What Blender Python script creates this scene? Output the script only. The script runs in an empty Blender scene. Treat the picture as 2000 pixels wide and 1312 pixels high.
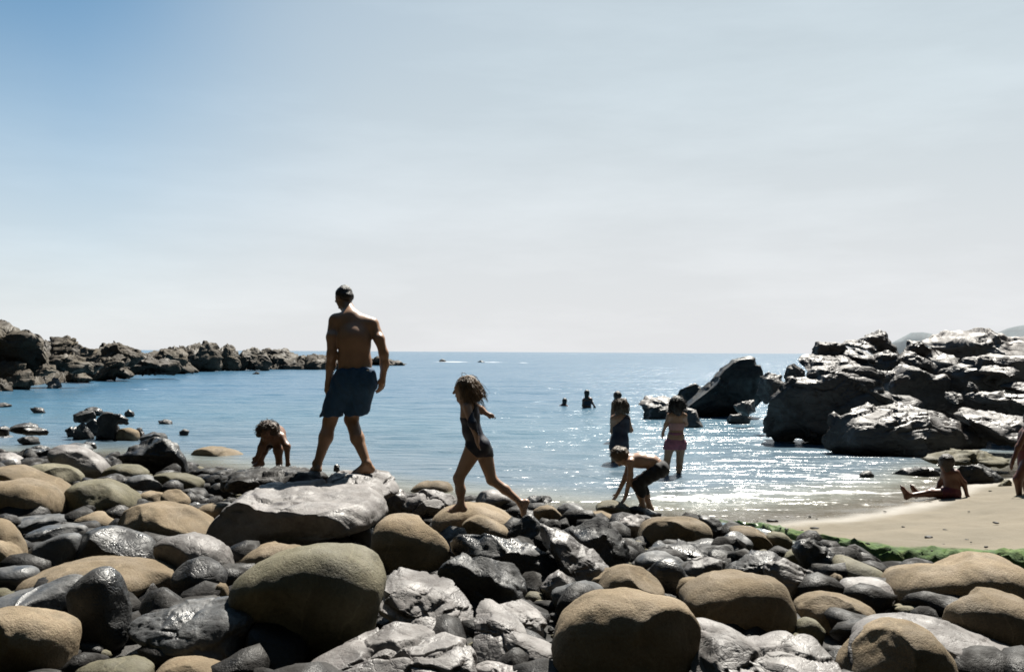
import bpy, bmesh, math, random
import numpy as np
from mathutils import Vector, Matrix

# ------------------------------------------------------------------ camera, sky, sun
sc = bpy.context.scene
R = math.radians
F = 1963.0            # focal length in photo pixels (photo 2000 px wide)
HOR = 687.0           # horizon row at the middle column
ZC = 1.85             # eye height above the water
ROLL = 0.0055         # horizon slope
cam_d = bpy.data.cameras.new('camera'); cam = bpy.data.objects.new('camera', cam_d)
sc.collection.objects.link(cam); sc.camera = cam
cam.location = (0, 0, ZC)
cam_d.sensor_width = 36.0; cam_d.lens = 36.0 * F / 2000.0
cam_d.shift_y = (HOR - 656.0) / 2000.0
cam.rotation_euler = (Matrix.Rotation(R(90), 4, 'X') @ Matrix.Rotation(ROLL, 4, 'Z')).to_euler()
cam_d.clip_start = 0.05; cam_d.clip_end = 40000

SUN_EL, SUN_AZ = R(54), R(22)      # azimuth to the right of the view axis (+Y)
world = bpy.data.worlds.new('World'); sc.world = world; world.use_nodes = True
wn = world.node_tree.nodes; wl = world.node_tree.links
sky = wn.new('ShaderNodeTexSky'); sky.sky_type = 'NISHITA'; sky.sun_disc = False
sky.sun_elevation = SUN_EL; sky.sun_rotation = SUN_AZ
sky.air_density = 0.6; sky.dust_density = 0.5; sky.ozone_density = 1.0; sky.altitude = 0
wn['Background'].inputs['Strength'].default_value = 0.05
# bright haze low in the sky, thickest and tallest on the sun's side, thinning to clear blue away from it
wtc = wn.new('ShaderNodeTexCoord'); wsep = wn.new('ShaderNodeSeparateXYZ'); wl.new(wtc.outputs['Generated'], wsep.inputs[0])
def wmath(op, a, b, c=None, clamp=False):
    x = wn.new('ShaderNodeMath'); x.operation = op; x.use_clamp = clamp
    for i, q in enumerate((a, b, c)):
        if q is None: continue
        if isinstance(q, (int, float)): x.inputs[i].default_value = q
        else: wl.new(q, x.inputs[i])
    return x.outputs[0]
wca = wmath('ADD', wmath('MULTIPLY', wsep.outputs[0], math.sin(SUN_AZ + .12)), wmath('MULTIPLY', wsep.outputs[1], math.cos(SUN_AZ + .12)))
wrr = wmath('SQRT', wmath('SUBTRACT', 1.0001, wmath('MULTIPLY', wsep.outputs[2], wsep.outputs[2])), 0)
waz = wn.new('ShaderNodeMapRange'); waz.interpolation_type = 'SMOOTHSTEP'
for k, q in zip((1, 2, 3, 4), (.60, .98, .42, 1.3)): waz.inputs[k].default_value = q
wl.new(wmath('DIVIDE', wca, wrr), waz.inputs[0])
wnz = wn.new('ShaderNodeTexNoise'); wnz.inputs['Scale'].default_value = 2.2; wnz.inputs['Detail'].default_value = 5; wl.new(wtc.outputs['Generated'], wnz.inputs['Vector'])
wtop = wmath('MULTIPLY', waz.outputs[0], wmath('MULTIPLY_ADD', wnz.outputs[0], .4, .8))
wt = wmath('DIVIDE', wmath('ADD', wsep.outputs[2], .05), wtop, clamp=True)
wf = wmath('SUBTRACT', 1.0, wmath('MULTIPLY', wmath('MULTIPLY', wt, wt), wmath('SUBTRACT', 3.0, wmath('MULTIPLY', wt, 2.0))), clamp=True)
wmix = wn.new('ShaderNodeMix'); wmix.data_type = 'RGBA'; wl.new(wf, wmix.inputs[0]); wtn = wn.new('ShaderNodeMix'); wtn.data_type = 'RGBA'; wtn.blend_type = 'MULTIPLY'; wtn.inputs[0].default_value = 1.0; wtn.inputs[7].default_value = (.76, 1.07, 1.02, 1); wl.new(sky.outputs[0], wtn.inputs[6]); wl.new(wtn.outputs[2], wmix.inputs[6])
EXPO = 2 ** 1.25
whz = wn.new('ShaderNodeMapRange'); whz.interpolation_type = 'SMOOTHSTEP'
for k, q in zip((1, 2, 3, 4), (.0, .30, 1.0, .0)): whz.inputs[k].default_value = q
wl.new(wsep.outputs[2], whz.inputs[0])
wmp = wn.new('ShaderNodeMapping'); wmp.inputs['Scale'].default_value = (1.2, 1.2, 6.0); wmp.inputs['Rotation'].default_value = (0, .12, 0); wl.new(wtc.outputs['Generated'], wmp.inputs[0])
wci = wn.new('ShaderNodeTexNoise'); wci.inputs['Scale'].default_value = 2.0; wci.inputs['Detail'].default_value = 7; wci.inputs['Roughness'].default_value = .6; wl.new(wmp.outputs[0], wci.inputs['Vector'])
wcr = wn.new('ShaderNodeMapRange'); wl.new(wci.outputs[0], wcr.inputs[0])
for k, q in zip((1, 2, 3, 4), (.45, .75, .98, 1.12)): wcr.inputs[k].default_value = q
wcol = wn.new('ShaderNodeMix'); wcol.data_type = 'RGBA'; wl.new(whz.outputs[0], wcol.inputs[0])
wcol.inputs[6].default_value = (.66 / EXPO / .05, .72 / EXPO / .05, .74 / EXPO / .05, 1); wcol.inputs[7].default_value = (.79 / EXPO / .05, .795 / EXPO / .05, .81 / EXPO / .05, 1)
wsc = wn.new('ShaderNodeVectorMath'); wsc.operation = 'SCALE'; wl.new(wcol.outputs[2], wsc.inputs[0]); wl.new(wcr.outputs[0], wsc.inputs[3]); wl.new(wsc.outputs[0], wmix.inputs[7])
wl.new(wmix.outputs[2], wn['Background'].inputs[0])
sun_d = bpy.data.lights.new('sun', 'SUN'); sun_d.energy = 5.0; sun_d.angle = R(0.5); sun_d.color = (1.0, 0.95, 0.86)
sun = bpy.data.objects.new('sun', sun_d); sc.collection.objects.link(sun)
sd = Vector((math.sin(SUN_AZ) * math.cos(SUN_EL), math.cos(SUN_AZ) * math.cos(SUN_EL), math.sin(SUN_EL)))
sun.rotation_euler = sd.to_track_quat('Z', 'Y').to_euler(); sun.location = sd * 60
sc.view_settings.view_transform = 'Standard'; sc.view_settings.look = 'None'
sc.view_settings.exposure = 1.25; sc.view_settings.gamma = 1.0; sc.view_settings.use_curve_mapping = False
sc.render.engine = 'CYCLES'
sc.cycles.use_denoising = True
sc.cycles.max_bounces = 4; sc.cycles.diffuse_bounces = 1; sc.cycles.glossy_bounces = 2
sc.cycles.transparent_max_bounces = 6
sc.cycles.sample_clamp_indirect = 6.0
sc.cycles.filter_width = 1.7

# ------------------------------------------------------------------ numeric helpers
def h3(ix, iy, iz, s=0):
    with np.errstate(over='ignore'):
        n = (ix.astype(np.int64).astype(np.uint32) * np.uint32(374761393) + iy.astype(np.int64).astype(np.uint32) * np.uint32(668265263)
             + iz.astype(np.int64).astype(np.uint32) * np.uint32(2147483647) + np.uint32((s * 974711 + 12345) & 0xffffffff))
        n = (n ^ (n >> np.uint32(13))) * np.uint32(1274126177)
        n = (n ^ (n >> np.uint32(16))) * np.uint32(2246822519)
        n = n ^ (n >> np.uint32(15))
    return n.astype(np.float64) / 4294967296.0

def vnoise(p, s=0):
    i = np.floor(p); f = p - i; u = f * f * f * (f * (f * 6 - 15) + 10)
    x, y, z = i[:, 0], i[:, 1], i[:, 2]; r = 0
    for dx in (0, 1):
        for dy in (0, 1):
            for dz in (0, 1):
                w = (u[:, 0] if dx else 1 - u[:, 0]) * (u[:, 1] if dy else 1 - u[:, 1]) * (u[:, 2] if dz else 1 - u[:, 2])
                r = r + w * h3(x + dx, y + dy, z + dz, s)
    return r * 2 - 1

def fbm(p, s=0, o=4, g=0.5):
    a, r, q = 1.0, 0, p
    for k in range(o):
        r = r + a * vnoise(q + 17.3 * k, s + k); q = q * 2.03; a *= g
    return r

def cells(p, s=0):
    """nearest-cell value and border distance of a jittered 3-D cell pattern"""
    i = np.floor(p); f = p - i
    d1 = np.full(len(p), 9.0); d2 = d1.copy(); v = np.zeros(len(p)); tl = np.zeros(len(p))
    for dx in (-1, 0, 1):
        for dy in (-1, 0, 1):
            for dz in (-1, 0, 1):
                cx, cy, cz = i[:, 0] + dx, i[:, 1] + dy, i[:, 2] + dz
                ox = dx + h3(cx, cy, cz, s) - f[:, 0]; oy = dy + h3(cx, cy, cz, s + 1) - f[:, 1]; oz = dz + h3(cx, cy, cz, s + 2) - f[:, 2]
                d = np.sqrt(ox * ox + oy * oy + oz * oz)
                near = d < d1
                d2 = np.where(near, d1, np.minimum(d2, d)); v = np.where(near, h3(cx, cy, cz, s + 3), v)
                tl = np.where(near, (h3(cx, cy, cz, s + 5) - .5) * ox + (h3(cx, cy, cz, s + 6) - .5) * oy + (h3(cx, cy, cz, s + 7) - .5) * oz, tl); d1 = np.where(near, d, d1)
    return v, d2 - d1, tl

def unroll(px, py):
    return px - (py - HOR) * ROLL, py + (px - 1000.0) * ROLL
def at(px, py, D):
    """photo pixel + distance along the ground -> point"""
    a, b = unroll(px, py)
    return np.array([(a - 1000.0) / F * D, D, ZC - (b - HOR) / F * D])

# ------------------------------------------------------------------ scene helpers
col = sc.collection
def mesh_from(name, v, f, smooth=True):
    me = bpy.data.meshes.new(name)
    v = np.asarray(v, dtype=np.float32); f = np.asarray(f, dtype=np.int32); n = f.shape[1]
    me.vertices.add(len(v)); me.vertices.foreach_set('co', v.ravel())
    me.loops.add(f.size); me.loops.foreach_set('vertex_index', f.ravel())
    me.polygons.add(len(f)); me.polygons.foreach_set('loop_start', np.arange(0, f.size, n, dtype=np.int32))
    me.update(calc_edges=True); me.validate()
    me.polygons.foreach_set('use_smooth', np.full(len(me.polygons), smooth)); me.update()
    return me
def obj(name, me, mat=None, parent=None, loc=None):
    o = bpy.data.objects.new(name, me); col.objects.link(o)
    if mat is not None and me is not None: me.materials.append(mat)
    if loc is not None: o.location = loc
    if parent is not None: o.parent = parent
    return o
def tag(o, label=None, cat=None, group=None, kind=None):
    if label: o['label'] = label
    if cat: o['category'] = cat
    if group: o['group'] = group
    if kind: o['kind'] = kind
    return o
def add_attr(me, name, a):
    at_ = me.attributes.new(name, 'FLOAT', 'POINT'); at_.data.foreach_set('value', np.asarray(a, dtype=np.float32))

# ------------------------------------------------------------------ materials
def new_mat(name):
    m = bpy.data.materials.new(name); m.use_nodes = True
    return m, m.node_tree.nodes, m.node_tree.links, m.node_tree.nodes['Principled BSDF']
def nd(n, t, **kw):
    x = n.new(t)
    for k, v in kw.items():
        if k in x.inputs: x.inputs[k].default_value = v
        else: setattr(x, k, v)
    return x
def ramp(n, stops):
    r = n.new('ShaderNodeValToRGB'); e = r.color_ramp.elements
    while len(e) > 1: e.remove(e[-1])
    e[0].position = stops[0][0]; e[0].color = (*stops[0][1], 1)
    for p, c in stops[1:]:
        k = e.new(p); k.color = (*c, 1)
    return r
def mul2(n, l, o):
    x = n.new('ShaderNodeVectorMath'); x.operation = 'ADD'; x.inputs[1].default_value = (7.1, 3.3, 9.7); l.new(o, x.inputs[0]); return x.outputs[0]
def rock_mat(name, dark, mid, light, scale=2.0, rough=(0.6, 0.9), bump=0.35, grain=60, crack=0.0, spec=0.4, tint=0.18, wet=0.0, pits=0.0, stain=0.0):
    m, n, l, b = new_mat(name)
    tc = n.new('ShaderNodeTexCoord'); oi = n.new('ShaderNodeObjectInfo')
    add = nd(n, 'ShaderNodeVectorMath', operation='ADD'); mul = nd(n, 'ShaderNodeVectorMath', operation='SCALE'); mul.inputs[3].default_value = 31.7
    cmb = n.new('ShaderNodeCombineXYZ'); 
    for k in range(3): l.new(oi.outputs['Random'], cmb.inputs[k])
    l.new(cmb.outputs[0], mul.inputs[0]); l.new(tc.outputs['Object'], add.inputs[0]); l.new(mul.outputs[0], add.inputs[1])
    n1 = nd(n, 'ShaderNodeTexNoise', Scale=scale, Detail=7.0, Roughness=0.62, Distortion=0.6); l.new(add.outputs[0], n1.inputs['Vector'])
    n2 = nd(n, 'ShaderNodeTexNoise', Scale=grain, Detail=4.0, Roughness=0.7); l.new(add.outputs[0], n2.inputs['Vector'])
    cr = ramp(n, [(0.3, dark), (0.5, mid), (0.72, light)]); l.new(n1.outputs[0], cr.inputs[0])
    sp = ramp(n, [(0.3, (0.8, 0.72, 0.72)), (0.55, (1, 1, 1)), (0.8, (1.15, 1.15, 1.15))]); l.new(n2.outputs[0], sp.inputs[0])
    mx = nd(n, 'ShaderNodeMix', data_type='RGBA', blend_type='MULTIPLY'); mx.inputs[0].default_value = 0.8
    l.new(cr.outputs[0], mx.inputs[6]); l.new(sp.outputs[0], mx.inputs[7])
    hs = nd(n, 'ShaderNodeHueSaturation'); mr = nd(n, 'ShaderNodeMapRange'); mr.inputs[3].default_value = 1 - tint; mr.inputs[4].default_value = 1 + tint
    l.new(oi.outputs['Random'], mr.inputs[0]); l.new(mr.outputs[0], hs.inputs['Value']); l.new(mx.outputs[2], hs.inputs['Color'])
    out = hs.outputs[0]
    if stain:
        sn = nd(n, 'ShaderNodeTexNoise', Scale=scale * 1.6, Detail=8.0, Roughness=.72, Distortion=1.2); l.new(mul2(n, l, add.outputs[0]), sn.inputs['Vector'])
        sr = ramp(n, [(.52, (0, 0, 0)), (.66, (1, 1, 1))]); l.new(sn.outputs[0], sr.inputs[0])
        sm_ = nd(n, 'ShaderNodeMath', operation='MULTIPLY'); l.new(sr.outputs[0], sm_.inputs[0]); sm_.inputs[1].default_value = stain
        sx = nd(n, 'ShaderNodeMix', data_type='RGBA', blend_type='MULTIPLY'); l.new(sm_.outputs[0], sx.inputs[0]); l.new(out, sx.inputs[6]); sx.inputs[7].default_value = (.42, .44, .42, 1); out = sx.outputs[2]
        wv_ = nd(n, 'ShaderNodeTexWave', Scale=scale * .55, Distortion=9.0, Detail=4.0); wv_.inputs['Detail Scale'].default_value = 1.3; l.new(add.outputs[0], wv_.inputs['Vector'])
        vr = ramp(n, [(.0, (1, 1, 1)), (.010, (0, 0, 0))]); l.new(wv_.outputs[1], vr.inputs[0])
        vm = nd(n, 'ShaderNodeMath', operation='MULTIPLY'); l.new(vr.outputs[0], vm.inputs[0]); vm.inputs[1].default_value = .22
        vx = nd(n, 'ShaderNodeMix', data_type='RGBA'); l.new(vm.outputs[0], vx.inputs[0]); l.new(out, vx.inputs[6]); vx.inputs[7].default_value = (*[q_ * 1.5 for q_ in light], 1); out = vx.outputs[2]
    l.new(out, b.inputs['Base Color'])
    rr = nd(n, 'ShaderNodeMapRange'); rr.inputs[1].default_value = 0.35; rr.inputs[2].default_value = 0.65
    rr.inputs[3].default_value = rough[0]; rr.inputs[4].default_value = rough[1]
    n3 = nd(n, 'ShaderNodeTexNoise', Scale=scale * 1.7, Detail=4.0); l.new(add.outputs[0], n3.inputs['Vector'])
    l.new(n3.outputs[0], rr.inputs[0]); l.new(rr.outputs[0], b.inputs['Roughness'])
    b.inputs['Specular IOR Level'].default_value = spec
    if wet: b.inputs['Coat Weight'].default_value = wet; b.inputs['Coat Roughness'].default_value = 0.25
    h = n2.outputs[0]
    sm = nd(n, 'ShaderNodeMath', operation='MULTIPLY_ADD'); l.new(n1.outputs[0], sm.inputs[0]); sm.inputs[1].default_value = 2.2; l.new(h, sm.inputs[2]); h = sm.outputs[0]
    if crack:
        nz = nd(n, 'ShaderNodeTexNoise', Scale=scale * 2.5, Detail=3.0); l.new(add.outputs[0], nz.inputs['Vector'])
        wv = nd(n, 'ShaderNodeVectorMath', operation='ADD'); ws = nd(n, 'ShaderNodeVectorMath', operation='SCALE'); ws.inputs[3].default_value = 0.35
        l.new(nz.outputs[1], ws.inputs[0]); l.new(ws.outputs[0], wv.inputs[1]); l.new(add.outputs[0], wv.inputs[0])
        mp = nd(n, 'ShaderNodeMapping'); mp.inputs['Rotation'].default_value = (0.3, 0.5, 0.4); mp.inputs['Scale'].default_value = (1.0, 1.3, 2.8); l.new(wv.outputs[0], mp.inputs[0])
        vo = nd(n, 'ShaderNodeTexVoronoi', feature='DISTANCE_TO_EDGE', Scale=scale * 1.8); l.new(mp.outputs[0], vo.inputs['Vector'])
        cm = nd(n, 'ShaderNodeMapRange'); cm.inputs[2].default_value = 0.09; cm.inputs[4].default_value = crack; l.new(vo.outputs['Distance'], cm.inputs[0])
        ad = nd(n, 'ShaderNodeMath', operation='ADD'); l.new(h, ad.inputs[0]); l.new(cm.outputs[0], ad.inputs[1]); h = ad.outputs[0]
    if pits:
        vp = nd(n, 'ShaderNodeTexVoronoi', feature='SMOOTH_F1', Scale=grain * 0.35); l.new(add.outputs[0], vp.inputs['Vector'])
        pm = nd(n, 'ShaderNodeMapRange'); pm.inputs[2].default_value = 0.25; pm.inputs[4].default_value = pits; l.new(vp.outputs['Distance'], pm.inputs[0])
        ad = nd(n, 'ShaderNodeMath', operation='ADD'); l.new(h, ad.inputs[0]); l.new(pm.outputs[0], ad.inputs[1]); h = ad.outputs[0]
    bp = nd(n, 'ShaderNodeBump', Strength=bump, Distance=0.02); l.new(h, bp.inputs['Height']); l.new(bp.outputs[0], b.inputs['Normal'])
    return m
M = {}
M['tan'] = rock_mat('tan_sandstone', (0.114, 0.089, 0.057), (0.171, 0.133, 0.085), (0.216, 0.171, 0.114), 2.2, (.7, .95), .5, 70, spec=.25, pits=.3, stain=.55)
M['olive'] = rock_mat('greenish_sandstone', (0.074, 0.067, 0.040), (0.108, 0.099, 0.062), (0.144, 0.129, 0.084), 2.2, (.65, .9), .5, 60, spec=.3, stain=.6)
M['grey'] = rock_mat('grey_stone', (0.034, 0.037, 0.040), (0.059, 0.062, 0.065), (0.099, 0.099, 0.096), 3.0, (.28, .95), .35, 50, spec=.45, stain=.5)
M['slab'] = rock_mat('pale_fractured_stone', (0.075, 0.068, 0.066), (0.137, 0.129, 0.123), (0.194, 0.182, 0.176), 3.2, (.5, .85), .25, 45, crack=.6, spec=.5)
M['dark'] = rock_mat('dark_wet_stone', (0.009, 0.009, 0.011), (0.020, 0.021, 0.022), (0.042, 0.042, 0.040), 3.0, (.28, .9), .35, 35, crack=.5, spec=.45)
M['outcrop'] = rock_mat('outcrop_stone', (0.0398, 0.0363, 0.0346), (0.0709, 0.0657, 0.0628), (0.1141, 0.1066, 0.1026), 1.1, (.45, .7), .45, 18, crack=1.0, spec=.5)
M['headland'] = rock_mat('headland_stone', (0.0208, 0.0160, 0.0104), (0.0496, 0.0400, 0.0272), (0.0920, 0.0784, 0.0544), .5, (.6, .9), .9, 8, crack=1.5, spec=.3)
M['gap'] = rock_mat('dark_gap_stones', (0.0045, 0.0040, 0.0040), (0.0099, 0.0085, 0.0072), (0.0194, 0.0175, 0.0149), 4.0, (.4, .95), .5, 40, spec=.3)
M['sky_block'] = rock_mat('sky_block_dark', (0.0030, 0.0042, 0.0018), (0.0060, 0.0084, 0.0036), (0.0114, 0.0144, 0.0060), .8, (.9, 1), .8, 6, spec=.05)  # near-black so the added sky-blocking slopes bounce little sunlight
M['ground'] = rock_mat('wet_gravel', (0.0054, 0.0054, 0.0054), (0.0132, 0.0120, 0.0096), (0.0240, 0.0204, 0.0174), 3.0, (.5, .9), .8, 40, spec=.4)
# ------------------------------------------------------------------ terrain
SH = np.array([(-40, 19), (-8.9, 17.3), (-7.3, 17.4), (-4.3, 15.2), (-1.8, 13.0), (-1, 12.4), (0, 11.8), (1.5, 11.2), (2.3, 11.0), (3.6, 11.6), (5.1, 12.8), (6.3, 14.4), (9, 17), (40, 26)])
ED = np.array([(1.9, 11.3), (2.3, 10.95), (2.67, 10.5), (2.92, 9.57), (3.12, 8.74), (3.47, 8.2), (4.0, 7.85), (5.0, 7.4), (8.0, 6.6), (40, 3)])
def shore(x): return np.interp(x, SH[:, 0], SH[:, 1])
def edge(x): return np.where(x < 1.9, 99.0, np.interp(x, ED[:, 0], ED[:, 1]))
def sand_z(x, y):
    s = shore(x) - y
    return np.where(s > 0, 0.07 * s, 0.08 * s) - 0.005
def ground_z(x, y):
    x = np.asarray(x, float); y = np.asarray(y, float)
    s = shore(x) - y
    z = np.where(s > 0, 0.26 * (1 - np.exp(-np.maximum(s, 0) / 2.0)), np.maximum(s * 0.09, -6))
    d = edge(x) - y                                   # in front of the sand ledge the ground is lower
    z = z - np.where((x > 1.9) & (d > 0), 0.27 * np.exp(-(d / 1.1) ** 2), 0)
    return np.where((x > 1.9) & (y > edge(x)), np.minimum(z, sand_z(x, y) - 0.22), z)
def grid(xs, ys):
    X, Y = np.meshgrid(xs, ys); n, m = len(xs), len(ys)
    i = np.arange(n * m).reshape(m, n)
    f = np.stack([i[:-1, :-1], i[:-1, 1:], i[1:, 1:], i[1:, :-1]], -1).reshape(-1, 4)
    return X.ravel(), Y.ravel(), f
def spaced(a, b, lo, hi, n_in, n_out):
    return np.unique(np.concatenate([np.linspace(lo, a, n_out), np.linspace(a, b, n_in), np.linspace(b, hi, n_out)]))
xs = spaced(-34, 34, -400, 400, 290, 30); ys = spaced(-20, 40, -60, 900, 260, 40)
X, Y, f = grid(xs, ys)
near = (X > -11) & (X < 11) & (Y < 24)
Z = ground_z(X, Y) - .07 * np.clip((shore(X) - Y + .6) / 1.0, 0, 1) + np.where(near, 0.025 * fbm(np.stack([X * 2.2, Y * 2.2, 0 * X], 1), 3), 0)
out = np.maximum.reduce([-X - .57 * Y - 6, X - .57 * Y - 8, -Y - 3.0])          # unseen steep slopes, added behind and beside the viewer to block sky light
rise = np.clip(out / 8, 0, 1); rise = rise * rise * (3 - 2 * rise)
Z = Z + rise * np.clip(26 - .12 * np.maximum(Y, 0), 0, 26) * np.clip((160 - Y) / 100, 0, 1)
sc_ = rise[f].mean(1) > .015
ground = tag(obj('ground', mesh_from('ground', np.stack([X, Y, Z], 1), f[~sc_]), M['ground']), kind='structure')
Z = Z + np.where(rise > .05, .9 * fbm(np.stack([X * .5, Y * .5, Z * .5], 1), 12), 0)
tag(obj('sky_block_slope', mesh_from('sky_block_slope', np.stack([X, Y, Z], 1), f[sc_]), M['sky_block']), kind='structure')

# sand sheet on a low ledge, green with algae along its broken edge
def sand_mat():
    m, n, l, b = new_mat('beach_sand')
    tc = n.new('ShaderNodeTexCoord')
    a_wet = nd(n, 'ShaderNodeAttribute', attribute_name='wet'); a_alg = nd(n, 'ShaderNodeAttribute', attribute_name='algae')
    n1 = nd(n, 'ShaderNodeTexNoise', Scale=1.3, Detail=6.0, Roughness=.6); n2 = nd(n, 'ShaderNodeTexNoise', Scale=90.0, Detail=3.0); n4 = nd(n, 'ShaderNodeTexNoise', Scale=9.0, Detail=6.0, Roughness=.7)
    for q in (n1, n2, n4): l.new(tc.outputs['Object'], q.inputs['Vector'])
    cr = ramp(n, [(.3, (.10, .084, .056)), (.7, (.145, .121, .083))]); l.new(n1.outputs[0], cr.inputs[0])
    wetc = nd(n, 'ShaderNodeMix', data_type='RGBA'); wetc.inputs[7].default_value = (.12, .104, .08, 1)
    l.new(a_wet.outputs['Fac'], wetc.inputs[0]); l.new(cr.outputs[0], wetc.inputs[6])
    gr = ramp(n, [(.3, (.014, .036, .006)), (.5, (.04, .085, .012)), (.75, (.10, .13, .03))]); l.new(n4.outputs[0], gr.inputs[0])
    am = nd(n, 'ShaderNodeMath', operation='MULTIPLY_ADD'); l.new(n4.outputs[0], am.inputs[0]); am.inputs[1].default_value = .7; am.inputs[2].default_value = -.35
    aa = nd(n, 'ShaderNodeMath', operation='ADD', use_clamp=True); l.new(am.outputs[0], aa.inputs[0]); l.new(a_alg.outputs['Fac'], aa.inputs[1])
    sm = nd(n, 'ShaderNodeMapRange', interpolation_type='SMOOTHSTEP'); sm.inputs[1].default_value = .35; sm.inputs[2].default_value = .65; l.new(aa.outputs[0], sm.inputs[0])
    mx = nd(n, 'ShaderNodeMix', data_type='RGBA'); l.new(sm.outputs[0], mx.inputs[0]); l.new(wetc.outputs[2], mx.inputs[6]); l.new(gr.outputs[0], mx.inputs[7])
    l.new(mx.outputs[2], b.inputs['Base Color'])
    ro = nd(n, 'ShaderNodeMapRange'); ro.inputs[3].default_value = .9; ro.inputs[4].default_value = .13; l.new(a_wet.outputs['Fac'], ro.inputs[0]); l.new(ro.outputs[0], b.inputs['Roughness'])
    h = nd(n, 'ShaderNodeMath', operation='MULTIPLY_ADD'); l.new(n4.outputs[0], h.inputs[0]); h.inputs[1].default_value = 2.0; l.new(n2.outputs[0], h.inputs[2])
    bs = nd(n, 'ShaderNodeMapRange'); bs.inputs[3].default_value = .5; bs.inputs[4].default_value = .06; l.new(a_wet.outputs['Fac'], bs.inputs[0])
    bp = nd(n, 'ShaderNodeBump', Distance=.012); l.new(bs.outputs[0], bp.inputs['Strength']); l.new(h.outputs[0], bp.inputs['Height']); l.new(bp.outputs[0], b.inputs['Normal'])
    return m
us = np.concatenate([np.linspace(1.95, 8, 200), np.linspace(8.2, 40, 40)])
ts = np.concatenate([np.linspace(-.30, 0, 8), np.linspace(0.01, .3, 14), np.linspace(.33, 8, 110)])
U, T, f = grid(us, ts)
wob = 0.13 * fbm(np.stack([U * 2.5, 0 * U, 0 * U], 1), 5) + 0.04 * fbm(np.stack([U * 9, T * 6, 0 * U], 1), 6)
Ys = edge(U) + np.maximum(T, 0) + wob * np.clip(1.5 - np.abs(T) * 2, 0, 1) + np.minimum(T, 0) * 0.35
lip = np.clip(1 - T / 0.14, 0, 1)
Zs = sand_z(U, Ys) - 0.05 * lip ** 2 - np.where(T < 0, -T * 1.25, 0) * 1.0
Zs += 0.02 * fbm(np.stack([U * 2.2, Ys * 2.2, 0 * U], 1), 8, 5) * np.clip(T * 3, 0, 1) + .05 * fbm(np.stack([U * 9, Ys * 9, T * 9], 1), 9, 5, .6) * np.clip(1 - np.abs(T) * 2.6, 0, 1)
me = mesh_from('sand', np.stack([U, Ys, Zs], 1), f)
s_in = shore(U) - Ys
add_attr(me, 'wet', np.clip(1.1 - s_in / 1.0, 0, 1)); add_attr(me, 'algae', np.clip(1.0 - (T - 0.10) / (0.40 + .25 * vnoise(np.stack([U * 1.7, 0 * U, 0 * U], 1), 77)), 0, 1))
tag(obj('sand', me, sand_mat()), kind='structure')

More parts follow.
